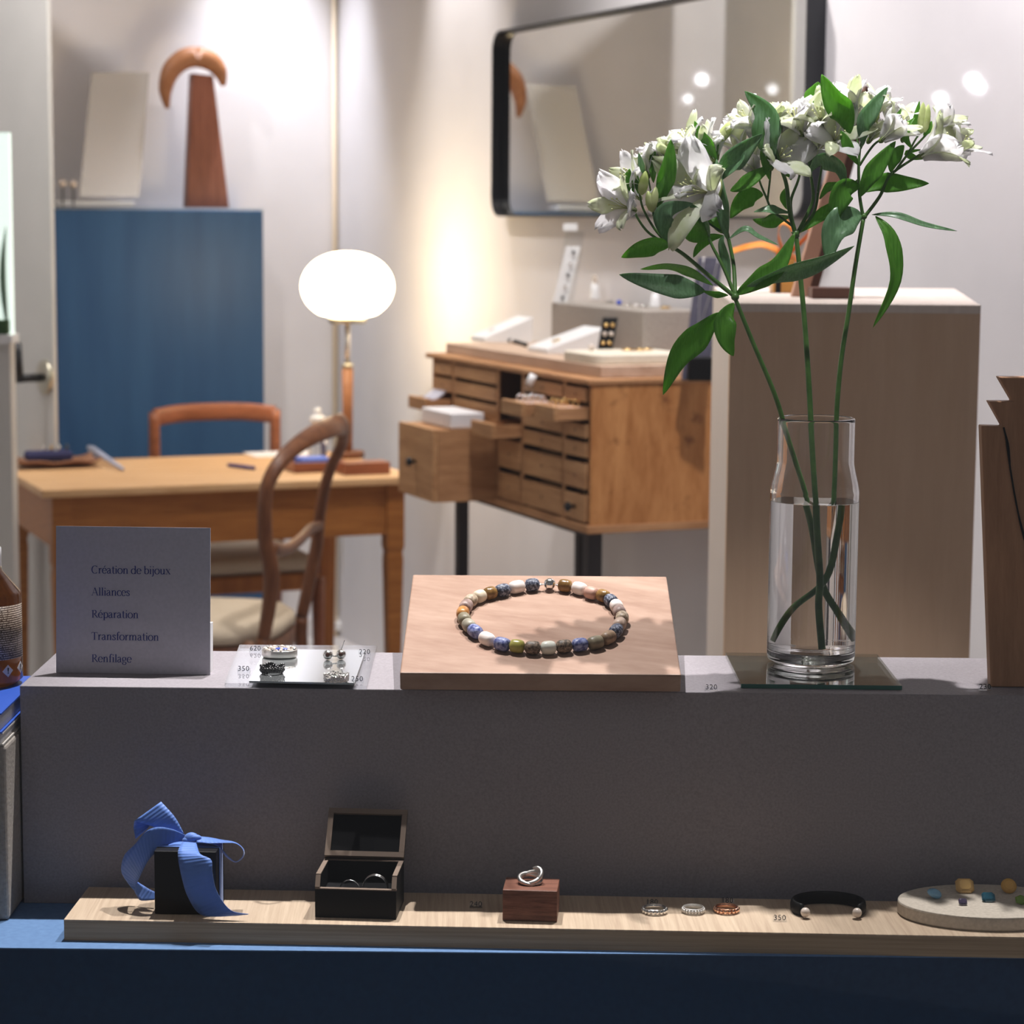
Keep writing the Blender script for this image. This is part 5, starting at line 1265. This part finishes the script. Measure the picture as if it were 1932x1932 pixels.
def leaf(parent, pts, w, m='leaf1', face=.35, fold=.25, twist=0, peak=.42):
    """pts: (px, py, depth) along the midrib; w: greatest width in pixels"""
    sp = smooth_path([fp(*p) for p in pts], 6); n = len(sp); ww = w*.98/F*Yv
    view = Vector((0, -1, -.1)).normalized(); rows = []
    for i, p in enumerate(sp):
        f = i/(n-1); tg = (sp[min(i+1, n-1)]-sp[max(i-1, 0)]).normalized()
        side = tg.cross(view); side.normalize(); nrm = side.cross(tg).normalized()
        a = face+twist*(f-.4); sd_ = side*cos(a)+nrm*sin(a); nm = nrm*cos(a)-side*sin(a)
        prof = (f/peak)**.8 if f < peak else max(0, 1-((f-peak)/(1-peak))**1.7)
        prof = max(prof, .05 if f < .9 else .01); h = ww/2*prof
        wob = .12*sin(f*9+w)*h
        rows.append([p+sd_*h*k+nm*(fold*h*abs(k)**1.3+wob*k) for k in (-1, -.6, -.25, 0, .25, .6, 1)])
    return obj('leaf', G().sheet(rows), M[m], parent, True, solid=.0003)
FL_N = [0]
def petal(parent, c, ax, side, L_, w, spread, curl, m, name='petal'):
    rows = []; nrm = ax.cross(side).normalized(); n = 10; rp = FL_N[0]*1.7; FL_N[0] += 1
    for i in range(n+1):
        f = i/n; r = L_*(.05+spread*f**1.5); z = L_*(f-curl*f**3)
        p = c+ax*z+side*r
        h = w*(.16+.84*sin(pi*min(1, (f**1.25)*.90+.06))**.85) if f < .97 else w*.22
        rows.append([p+nrm*h*k*.5-side*(.18*h*(1-k*k))*(1-f*.4)+side*w*(.07*sin(9*k+f*8+rp)*f+.05*sin(23*k+rp)*f*f)+ax*w*.10*sin(7*k+rp)*f*f*(.4 if f < .9 else 1) for k in (-1, -.7, -.35, 0, .35, .7, 1)])
    return obj(name, G().sheet(rows), m, parent, True, solid=.00025)
FL_N = [0]
def flower(parent, base, tip, size=1.0, opening=.62, seed=0):
    """base, tip: (px, py, depth) of the calyx and of the middle of the mouth"""
    rnd = random.Random(seed+11); b = fp(*base); ax = (fp(*tip)-b); L_ = ax.length*1.42; ax.normalize()
    s0 = ax.orthogonal().normalized(); s1 = ax.cross(s0)
    fl = obj('blossom', G().lathe([(.0010, -.004), (.0026, -.002), (.0030, .0015), (.0022, .004)], b, 12, ax), M['calyx'], parent, True)
    ph = rnd.uniform(0, 6.28)
    for k in range(6):
        a = ph+k*pi/3+rnd.uniform(-.1, .1); sd_ = s0*cos(a)+s1*sin(a); inner = k % 2
        petal(fl, b, ax, sd_, L_*rnd.uniform(.93, 1.12)*(1.02 if inner else .98), L_*(.40 if inner else .60)*size, opening*rnd.uniform(.85, 1.15), rnd.uniform(.10, .30), M['petalg'] if inner else M['petal'])
    g = G()
    for k in range(5):
        a = ph+k*1.26; e = b+ax*L_*.72+(s0*cos(a)+s1*sin(a))*L_*.14
        g.tube(smooth_path([b, b+ax*L_*.4+(s0*cos(a)+s1*sin(a))*L_*.04, e], 3), .0004, 5); g.ball(e, .0011, 6, 5)
    obj('stamen', g, M['stamen'], fl, True)
    return fl
def bud(parent, base, tip, w=20):
    b, tq = fp(*base), fp(*tip); ax = tq-b; L_ = ax.length; ax.normalize(); r = w/2/F*Yv
    g = G(); g.lathe([(r*.25, 0), (r*.8, L_*.15), (r, L_*.42), (r*.8, L_*.7), (r*.35, L_*.92), (0, L_)], b, 12, ax)
    return obj('bud', g, M['bud'], parent, True)
def branch(g, pts, r0, r1, n=6):
    sp = smooth_path([fp(*p) for p in pts], n); g.tube(sp, lerp_list([r0, r1], len(sp)), 9)
def inw(x, y, d):                              # a point inside the water, brought in towards the axis by the vase's magnification
    q = fp(x, y, d); q.x = vc.x+(q.x-vc.x)*.76; return q
def mkstem(label, inside, above, r=.0026):
    t = thing('alstroemeria_stem', label, 'flower', Vector((inside[-1].x, inside[-1].y, inside[-1].z)), 'alstroemeria stems in the vase')
    pts = smooth_path(list(reversed([fp(*p) for p in above]))[::-1]+inside, 6)
    g = G(); g.tube(pts, lerp_list([r*.82, r, r, r*1.1], len(pts)), 12)
    return t, g
# ---- left stem
inA = [inw(1533, 1000, .0), inw(1551, 1100, .012), Vector((vc.x+.020, Yv+.012, ZV+.050)), Vector((vc.x+.031, Yv+.014, ZV+.0205))]
tA, gA = mkstem('white alstroemeria leaning left, leftmost of the three stems in the vase',
    inA, [(1385, 558, -.01), (1420, 645, -.01), (1462, 745, -.008), (1488, 830, -.004), (1510, 900, 0), (1522, 940, 0)])
branch(gA, [(1387, 560, -.01), (1340, 522, -.01), (1290, 480, -.012), (1262, 463, -.012)], .0024, .0018)
branch(gA, [(1262, 463, -.012), (1225, 440, -.012), (1205, 415, -.014), (1197, 398, -.015)], .0014, .0011)
branch(gA, [(1262, 463, -.012), (1235, 432, -.01), (1214, 395, -.01), (1207, 365, -.01), (1210, 350, -.01)], .0014, .0010)
branch(gA, [(1262, 463, -.012), (1240, 430, -.015), (1232, 400, -.016), (1232, 365, -.018)], .0013, .0010)
branch(gA, [(1262, 463, -.012), (1248, 430, -.004), (1236, 400, .004), (1222, 330, .01)], .0013, .0009)
branch(gA, [(1387, 558, -.01), (1365, 505, -.004), (1338, 450, 0), (1331, 400, 0), (1322, 370, 0)], .0020, .0011)
branch(gA, [(1387, 558, -.01), (1384, 500, .006), (1372, 440, .010), (1358, 380, .012), (1350, 330, .014), (1346, 300, .012)], .0023, .0013)
branch(gA, [(1358, 380, .012), (1340, 330, .012), (1318, 300, .012), (1306, 285, .012)], .0014, .0010)
branch(gA, [(1350, 330, .014), (1352, 296, .010), (1356, 268, .010)], .0012, .0008)
branch(gA, [(1366, 440, .01), (1336, 420, .01), (1330, 405, .01)], .0012, .0008)
gA.ball(fp(1387, 560, -.01), .0042, 12, 8)
obj('stem', gA, M['stemg'], tA, True)
LA = [([(1358, 590, -.014), (1325, 625, -.02), (1280, 672, -.022), (1251, 745, -.02)], 56, 'leaf1', .25), ([(1330, 549, -.015), (1290, 545, -.022), (1235, 535, -.026), (1168, 518, -.03)], 50, 'leaf2', -.5),
      ([(1345, 538, .0), (1305, 512, .008), (1260, 500, .012), (1208, 508, .014)], 34, 'leaf1', .9), ([(1374, 557, -.012), (1350, 555, -.02), (1326, 549, -.024)], 14, 'leaf1', .3),
      ([(1385, 572, -.012), (1368, 600, -.02), (1370, 640, -.022), (1384, 672, -.018)], 44, 'leaf1', .1), ([(1262, 465, -.012), (1240, 462, -.02), (1205, 470, -.022), (1172, 486, -.02)], 42, 'leaf1', .35),
      ([(1262, 463, -.012), (1252, 420, -.02), (1262, 395, -.024), (1308, 384, -.026)], 40, 'leaf2', .2), ([(1240, 392, -.008), (1252, 350, -.016), (1262, 310, -.018), (1266, 262, -.014)], 38, 'leaf1', -.2),
      ([(1233, 345, .004), (1232, 310, .006), (1233, 272, .008)], 17, 'leaf1', .2), ([(1196, 378, -.018), (1184, 350, -.022), (1188, 318, -.02)], 24, 'leaf1', .1), ([(1216, 332, -.014), (1210, 310, -.016), (1205, 288, -.014)], 12, 'leaf2', .3),
      ([(1236, 380, -.02), (1246, 350, -.02), (1250, 322, -.016)], 16, 'leaf1', .3), ([(1204, 366, -.016), (1202, 345, -.018), (1203, 330, -.018)], 10, 'leaf1', .1),
      ([(1340, 446, -.004), (1318, 440, -.012), (1298, 420, -.016), (1284, 404, -.014)], 46, 'leaf1', .2), ([(1338, 448, -.004), (1330, 420, -.018), (1312, 396, -.02), (1302, 384, -.02)], 24, 'leaf2', .6),
      ([(1366, 445, .01), (1340, 448, .014), (1318, 466, .014), (1308, 486, .012)], 22, 'leaf1', .4), ([(1362, 440, .008), (1350, 410, .016), (1345, 390, .02), (1340, 382, .02)], 46, 'leaf1', .1),
      ([(1372, 452, -.002), (1364, 400, -.008), (1356, 350, -.010), (1352, 300, -.006)], 34, 'leaf2', .5), ([(1374, 452, .0), (1405, 432, -.01), (1430, 446, -.012), (1468, 462, -.012)], 15, 'leaf2', .8),
      ([(1378, 545, 0), (1372, 500, .004), (1362, 460, .004), (1366, 445, .002)], 20, 'leaf2', .6), ([(1352, 300, .006), (1338, 278, .0), (1322, 255, -.002), (1310, 228, 0)], 26, 'leaf1', .2),
      ([(1388, 556, -.008), (1430, 530, -.02), (1470, 500, -.025), (1500, 438, -.02)], 42, 'leaf1', .35), ([(1362, 335, .0), (1372, 312, -.012), (1400, 285, -.016), (1440, 252, -.012)], 52, 'leaf2', -.4),
      ([(1378, 360, .006), (1400, 350, .0), (1430, 330, .0), (1458, 312, .002)], 30, 'leaf1', .5), ([(1360, 340, -.004), (1376, 322, -.012), (1398, 300, -.014), (1402, 290, -.014)], 26, 'leaf2', .9)]
for p, w_, m_, fc in LA: leaf(tA, p, w_, m_, fc)
for k, (b_, e_, s_, op) in enumerate((((1196, 396, -.015), (1158, 384, -.035), 1.1, .75), ((1210, 352, -.010), (1176, 326, -.02), 1.0, .65), ((1222, 330, .01), (1208, 296, .01), 1.0, .6), ((1258, 312, .012), (1250, 276, .01), 1.0, .62),
        ((1346, 366, .0), (1298, 356, -.03), 1.25, .85), ((1322, 372, .0), (1288, 340, -.012), 1.0, .7), ((1306, 286, .012), (1288, 248, .005), 1.1, .7), ((1346, 300, .012), (1318, 262, .012), 1.1, .6), ((1352, 296, .014), (1348, 262, .012), .9, .5), ((1286, 330, .016), (1280, 292, .012), 1.0, .6))):
    flower(tA, b_, e_, s_, op, k)
bud(tA, (1210, 368, -.016), (1218, 322, -.018), 20); bud(tA, (1232, 400, -.018), (1222, 360, -.02), 20); bud(tA, (1356, 268, .01), (1384, 226, .01), 22); bud(tA, (1344, 386, -.01), (1360, 334, -.014), 22); bud(tA, (1230, 396, -.02), (1238, 352, -.02), 18)
for k, (b_, e_, s_, op) in enumerate((((1250, 330, .02), (1225, 290, .02), 1.2, .7), ((1290, 320, .03), (1270, 270, .028), 1.2, .7), ((1330, 320, .03), (1322, 270, .028), 1.2, .7), ((1206, 372, .01), (1180, 345, .01), 1.1, .7))):
    flower(tA, b_, e_, s_, op, 20+k)
# ---- middle stem
inB = [inw(1541, 1000, -.01), inw(1547, 1090, -.008), Vector((vc.x+.004, Yv-.012, ZV+.060)), Vector((vc.x+.0075, Yv-.014, ZV+.0165))]
tB, gB = mkstem('white alstroemeria standing straight, middle one of the three stems in the vase', inB,
    [(1502, 445, .005), (1510, 520, .004), (1519, 620, .002), (1527, 740, -.002), (1532, 840, -.006), (1537, 920, -.008), (1539, 945, -.008)], .0029)
branch(gB, [(1502, 445, .005), (1490, 400, .0), (1484, 350, 0), (1474, 318, 0), (1462, 280, -.004), (1452, 262, -.004)], .0024, .0016)
branch(gB, [(1502, 445, .005), (1520, 410, .006), (1534, 375, .006), (1530, 330, .006), (1524, 290, .006), (1515, 255, .006)], .0022, .0012)
branch(gB, [(1530, 330, .006), (1532, 300, .01), (1533, 270, .012), (1534, 235, .012)], .0013, .0010)
branch(gB, [(1504, 440, .005), (1536, 400, .012), (1546, 340, .014), (1556, 290, .014), (1572, 268, .014)], .0018, .0010)
branch(gB, [(1496, 420, .01), (1492, 380, .012), (1506, 340, .014), (1516, 300, .014)], .0018, .0011)
branch(gB, [(1500, 430, .006), (1470, 408, .0), (1458, 400, 0)], .0014, .0011)
branch(gB, [(1456, 402, .01), (1448, 378, .012), (1436, 350, .012), (1430, 330, .012)], .0013, .0010)
branch(gB, [(1448, 378, .012), (1452, 345, .014), (1455, 315, .014)], .0012, .0009)
gB.tube([fp(1503, 448, .005), fp(1500, 436, .005)], [.003, .0042], 10)
obj('stem', gB, M['stemg'], tB, True)
LB = [([(1458, 300, -.004), (1446, 262, -.012), (1444, 215, -.014), (1405, 172, -.01)], 56, 'leaf2', .15), ([(1452, 340, .0), (1444, 300, -.006), (1452, 262, -.008), (1464, 240, -.006)], 22, 'leaf1', .3),
      ([(1528, 325, .004), (1548, 302, -.01), (1584, 316, -.016), (1594, 352, -.014)], 36, 'leaf2', -.5), ([(1490, 402, .0), (1468, 398, -.008), (1446, 396, -.012), (1422, 400, -.01)], 22, 'leaf2', -.9),
      ([(1490, 408, .004), (1466, 412, .01), (1444, 418, .012), (1420, 414, .012)], 32, 'leaf1', .5), ([(1506, 440, .01), (1545, 410, .012), (1580, 385, .014), (1622, 335, .016)], 28, 'leaf1', .5),
      ([(1440, 368, .014), (1418, 368, .014), (1394, 385, .016), (1378, 412, .016)], 40, 'leaf1', .1), ([(1546, 376, .014), (1560, 356, .01), (1572, 350, .006), (1586, 344, .004)], 18, 'leaf1', .4),
      ([(1410, 540, -.02), (1470, 518, -.026), (1540, 498, -.03), (1612, 464, -.03)], 46, 'leaf2', -.6), ([(1492, 340, .016), (1494, 315, .02), (1502, 290, .02), (1514, 268, .018)], 30, 'leaf1', .2),
      ([(1527, 275, .008), (1532, 255, .006), (1536, 238, .006)], 18, 'leaf1', .1), ([(1526, 215, .02), (1530, 190, .02), (1540, 170, .02), (1544, 154, .02)], 34, 'leaf1', .1), ([(1495, 335, .01), (1484, 318, .014), (1490, 300, .016)], 22, 'leaf1', .5),
      ([(1486, 396, .012), (1480, 372, .016), (1486, 352, .016)], 18, 'leaf1', .4)]
for p, w_, m_, fc in LB: leaf(tB, p, w_, m_, fc)
for k, (b_, e_, s_, op) in enumerate((((1425, 240, .01), (1396, 214, .005), 1.15, .7), ((1430, 330, .012), (1408, 296, .012), 1.1, .6), ((1511, 252, .006), (1494, 208, .0), 1.25, .75), ((1456, 308, .014), (1484, 286, -.01), 1.25, .75), ((1455, 315, .014), (1450, 272, .014), 1.1, .6),
        ((1552, 240, .006), (1542, 208, -.01), .85, .6), ((1534, 300, .012), (1552, 268, .004), .9, .7), ((1572, 268, .014), (1584, 246, -.01), 1.0, .9), ((1540, 250, .02), (1556, 212, .016), 1.1, .7), ((1470, 240, .02), (1462, 206, .02), 1.1, .7), ((1516, 300, .02), (1500, 268, .016), 1.0, .7))):
    flower(tB, b_, e_, s_, op, 30+k)
for k, (b_, e_, s_, op) in enumerate((((1400, 290, .03), (1380, 245, .028), 1.2, .7), ((1440, 280, .03), (1436, 225, .028), 1.3, .7), ((1480, 260, .03), (1476, 205, .028), 1.3, .7), ((1540, 280, .03), (1524, 230, .028), 1.2, .7))):
    flower(tB, b_, e_, s_, op, 50+k)
# ---- right stem
inC = [inw(1578, 1000, .006), inw(1556, 1090, .008), Vector((vc.x-.014, Yv+.006, ZV+.055)), Vector((vc.x-.031, Yv+.004, ZV+.0205))]
tC, gC = mkstem('white alstroemeria leaning right, rightmost of the three stems in the vase', inC,
    [(1629, 412, .0), (1614, 500, 0), (1601, 590, 0), (1587, 680, .002), (1579, 770, .004), (1577, 850, .006), (1573, 945, .006)], .0026)
branch(gC, [(1629, 412, 0), (1622, 370, -.002), (1620, 320, -.002), (1622, 285, -.002), (1627, 262, -.002)], .0019, .0012)
branch(gC, [(1622, 312, 0), (1636, 290, -.004), (1650, 272, -.006), (1664, 262, -.008)], .0013, .0011)
branch(gC, [(1632, 408, 0), (1660, 370, -.004), (1676, 335, -.006), (1695, 318, -.008), (1735, 292, -.012)], .0019, .0012)
branch(gC, [(1688, 324, -.006), (1712, 292, .0), (1740, 262, .004), (1760, 240, .006)], .0014, .0010)
branch(gC, [(1712, 292, .0), (1728, 262, -.002), (1738, 250, -.002)], .0011, .0009)
branch(gC, [(1622, 285, .004), (1612, 240, .008), (1612, 215, .008)], .0011, .0009)
branch(gC, [(1624, 280, .006), (1645, 235, .010), (1652, 215, .010)], .0011, .0009)
gC.ball(fp(1630, 408, 0), .0034, 12, 8)
obj('stem', gC, M['stemg'], tC, True)
LC_ = [([(1626, 405, 0), (1600, 412, -.012), (1572, 440, -.016), (1562, 500, -.014)], 60, 'leaf2', -.25), ([(1622, 352, -.004), (1596, 355, -.014), (1580, 385, -.016), (1573, 424, -.012)], 48, 'leaf1', .1),
       ([(1645, 405, 0), (1690, 406, -.008), (1745, 424, -.012), (1806, 436, -.014)], 15, 'leaf2', .6), ([(1652, 408, 0), (1680, 450, -.010), (1688, 530, -.012), (1647, 618, -.01)], 34, 'leaf1', .35),
       ([(1628, 362, 0), (1660, 346, .0), (1705, 346, -.004), (1753, 346, -.004)], 38, 'leaf1', .2), ([(1622, 372, -.004), (1640, 335, -.012), (1665, 300, -.014), (1690, 266, -.012)], 36, 'leaf1', .15),
       ([(1604, 252, -.008), (1592, 215, -.016), (1570, 185, -.018), (1550, 140, -.014)], 50, 'leaf1', .1), ([(1620, 312, -.004), (1604, 285, -.012), (1594, 262, -.012), (1586, 246, -.01)], 22, 'leaf1', .3),
       ([(1628, 275, -.004), (1630, 235, -.012), (1650, 200, -.014), (1675, 164, -.01)], 34, 'leaf2', .1), ([(1680, 325, -.006), (1685, 305, -.012), (1696, 285, -.014), (1706, 274, -.014)], 26, 'leaf1', .3),
       ([(1720, 280, -.004), (1708, 258, -.012), (1712, 238, -.012), (1726, 222, -.01)], 18, 'leaf1', .3), ([(1664, 240, .0), (1690, 224, -.004), (1700, 205, -.004)], 12, 'leaf1', .6),
       ([(1732, 256, .0), (1728, 230, -.004), (1735, 190, -.004)], 14, 'leaf1', .2), ([(1742, 256, -.004), (1752, 244, -.006), (1758, 228, -.006)], 14, 'leaf1', .5), ([(1742, 300, 0), (1724, 296, .004), (1712, 288, .004), (1740, 282, .006)], 14, 'leaf1', .5)]
for p, w_, m_, fc in LC_: leaf(tC, p, w_, m_, fc)
for k, (b_, e_, s_, op) in enumerate((((1664, 264, -.008), (1706, 226, -.012), 1.05, .5), ((1738, 294, -.012), (1792, 262, -.02), 1.15, .65), ((1762, 244, .006), (1796, 214, .004), 1.1, .6), ((1612, 215, .008), (1600, 168, .006), 1.1, .55),
        ((1652, 215, .01), (1668, 178, .006), 1.0, .6), ((1704, 262, .008), (1716, 220, .01), 1.0, .5), ((1640, 265, .016), (1660, 235, .014), .9, .6), ((1800, 290, .0), (1828, 262, -.006), .9, .8), ((1612, 250, .02), (1596, 222, .02), 1.0, .7))):
    flower(tC, b_, e_, s_, op, 60+k)
bud(tC, (1647, 232, .004), (1656, 202, .004), 18); bud(tC, (1738, 252, -.004), (1742, 192, -.006), 18); bud(tC, (1744, 250, -.006), (1752, 196, -.006), 16)

for k, (b_, e_, s_, op) in enumerate((((1590, 250, .03), (1580, 200, .03), 1.2, .7), ((1640, 230, .03), (1632, 185, .03), 1.2, .7), ((1690, 250, .03), (1694, 205, .03), 1.1, .6), ((1770, 280, .02), (1800, 240, .02), 1.1, .7))):
    flower(tC, b_, e_, s_, op, 80+k)
# ================================================================ shop window pane with the street lamps it mirrors
YW = 1.90
g = G().quad_box((-2.2, YW, .2), (4.4, 0, 0), (0, .006, 0), (0, 0, 2.6)); o = struct('window_1', g, clearmat('window_glass', (.985, .99, .99, 1)))
for k, (px, py, r_, s_, lab) in enumerate(((1325, 149, .011, 60, 'small white lamp across the street, mirrored in the pane above the flowers'), (1298, 186, .008, 40, 'fainter white lamp mirrored in the pane just left of the flowers'), (1838, 152, .014, 70, 'large white lamp mirrored in the pane at the upper right'),
        (1848, 164, .011, 60, 'white lamp mirrored in the pane, touching the large one at the upper right'), (1775, 186, .012, 55, 'white lamp mirrored in the pane over the right blossoms'), (1458, 168, .010, 22, 'dim white lamp mirrored in the pane over the middle leaves'))):
    d = ray(px, py); P = CAM+d*((YW-CAM.y)/d.y); d.normalize(); dr = Vector((d.x, -d.y, d.z))
    q = P+dr*3.2
    t = thing('street_lamp', lab, 'lamp', q-Z*0, 'street lamps mirrored in the shop window')
    mg = emis('lamp_glow_%d' % k, (.95, .97, 1, 1), s_); mg.cycles.emission_sampling = 'NONE'
    obj('bulb', G().ball(q, r_, 16, 10), mg, t, True)
    obj('housing', G().lathe([(r_*1.3, r_*.8), (r_*1.2, r_*1.6), (r_*.5, r_*2.2)], q, 16), M['black'], t, True)
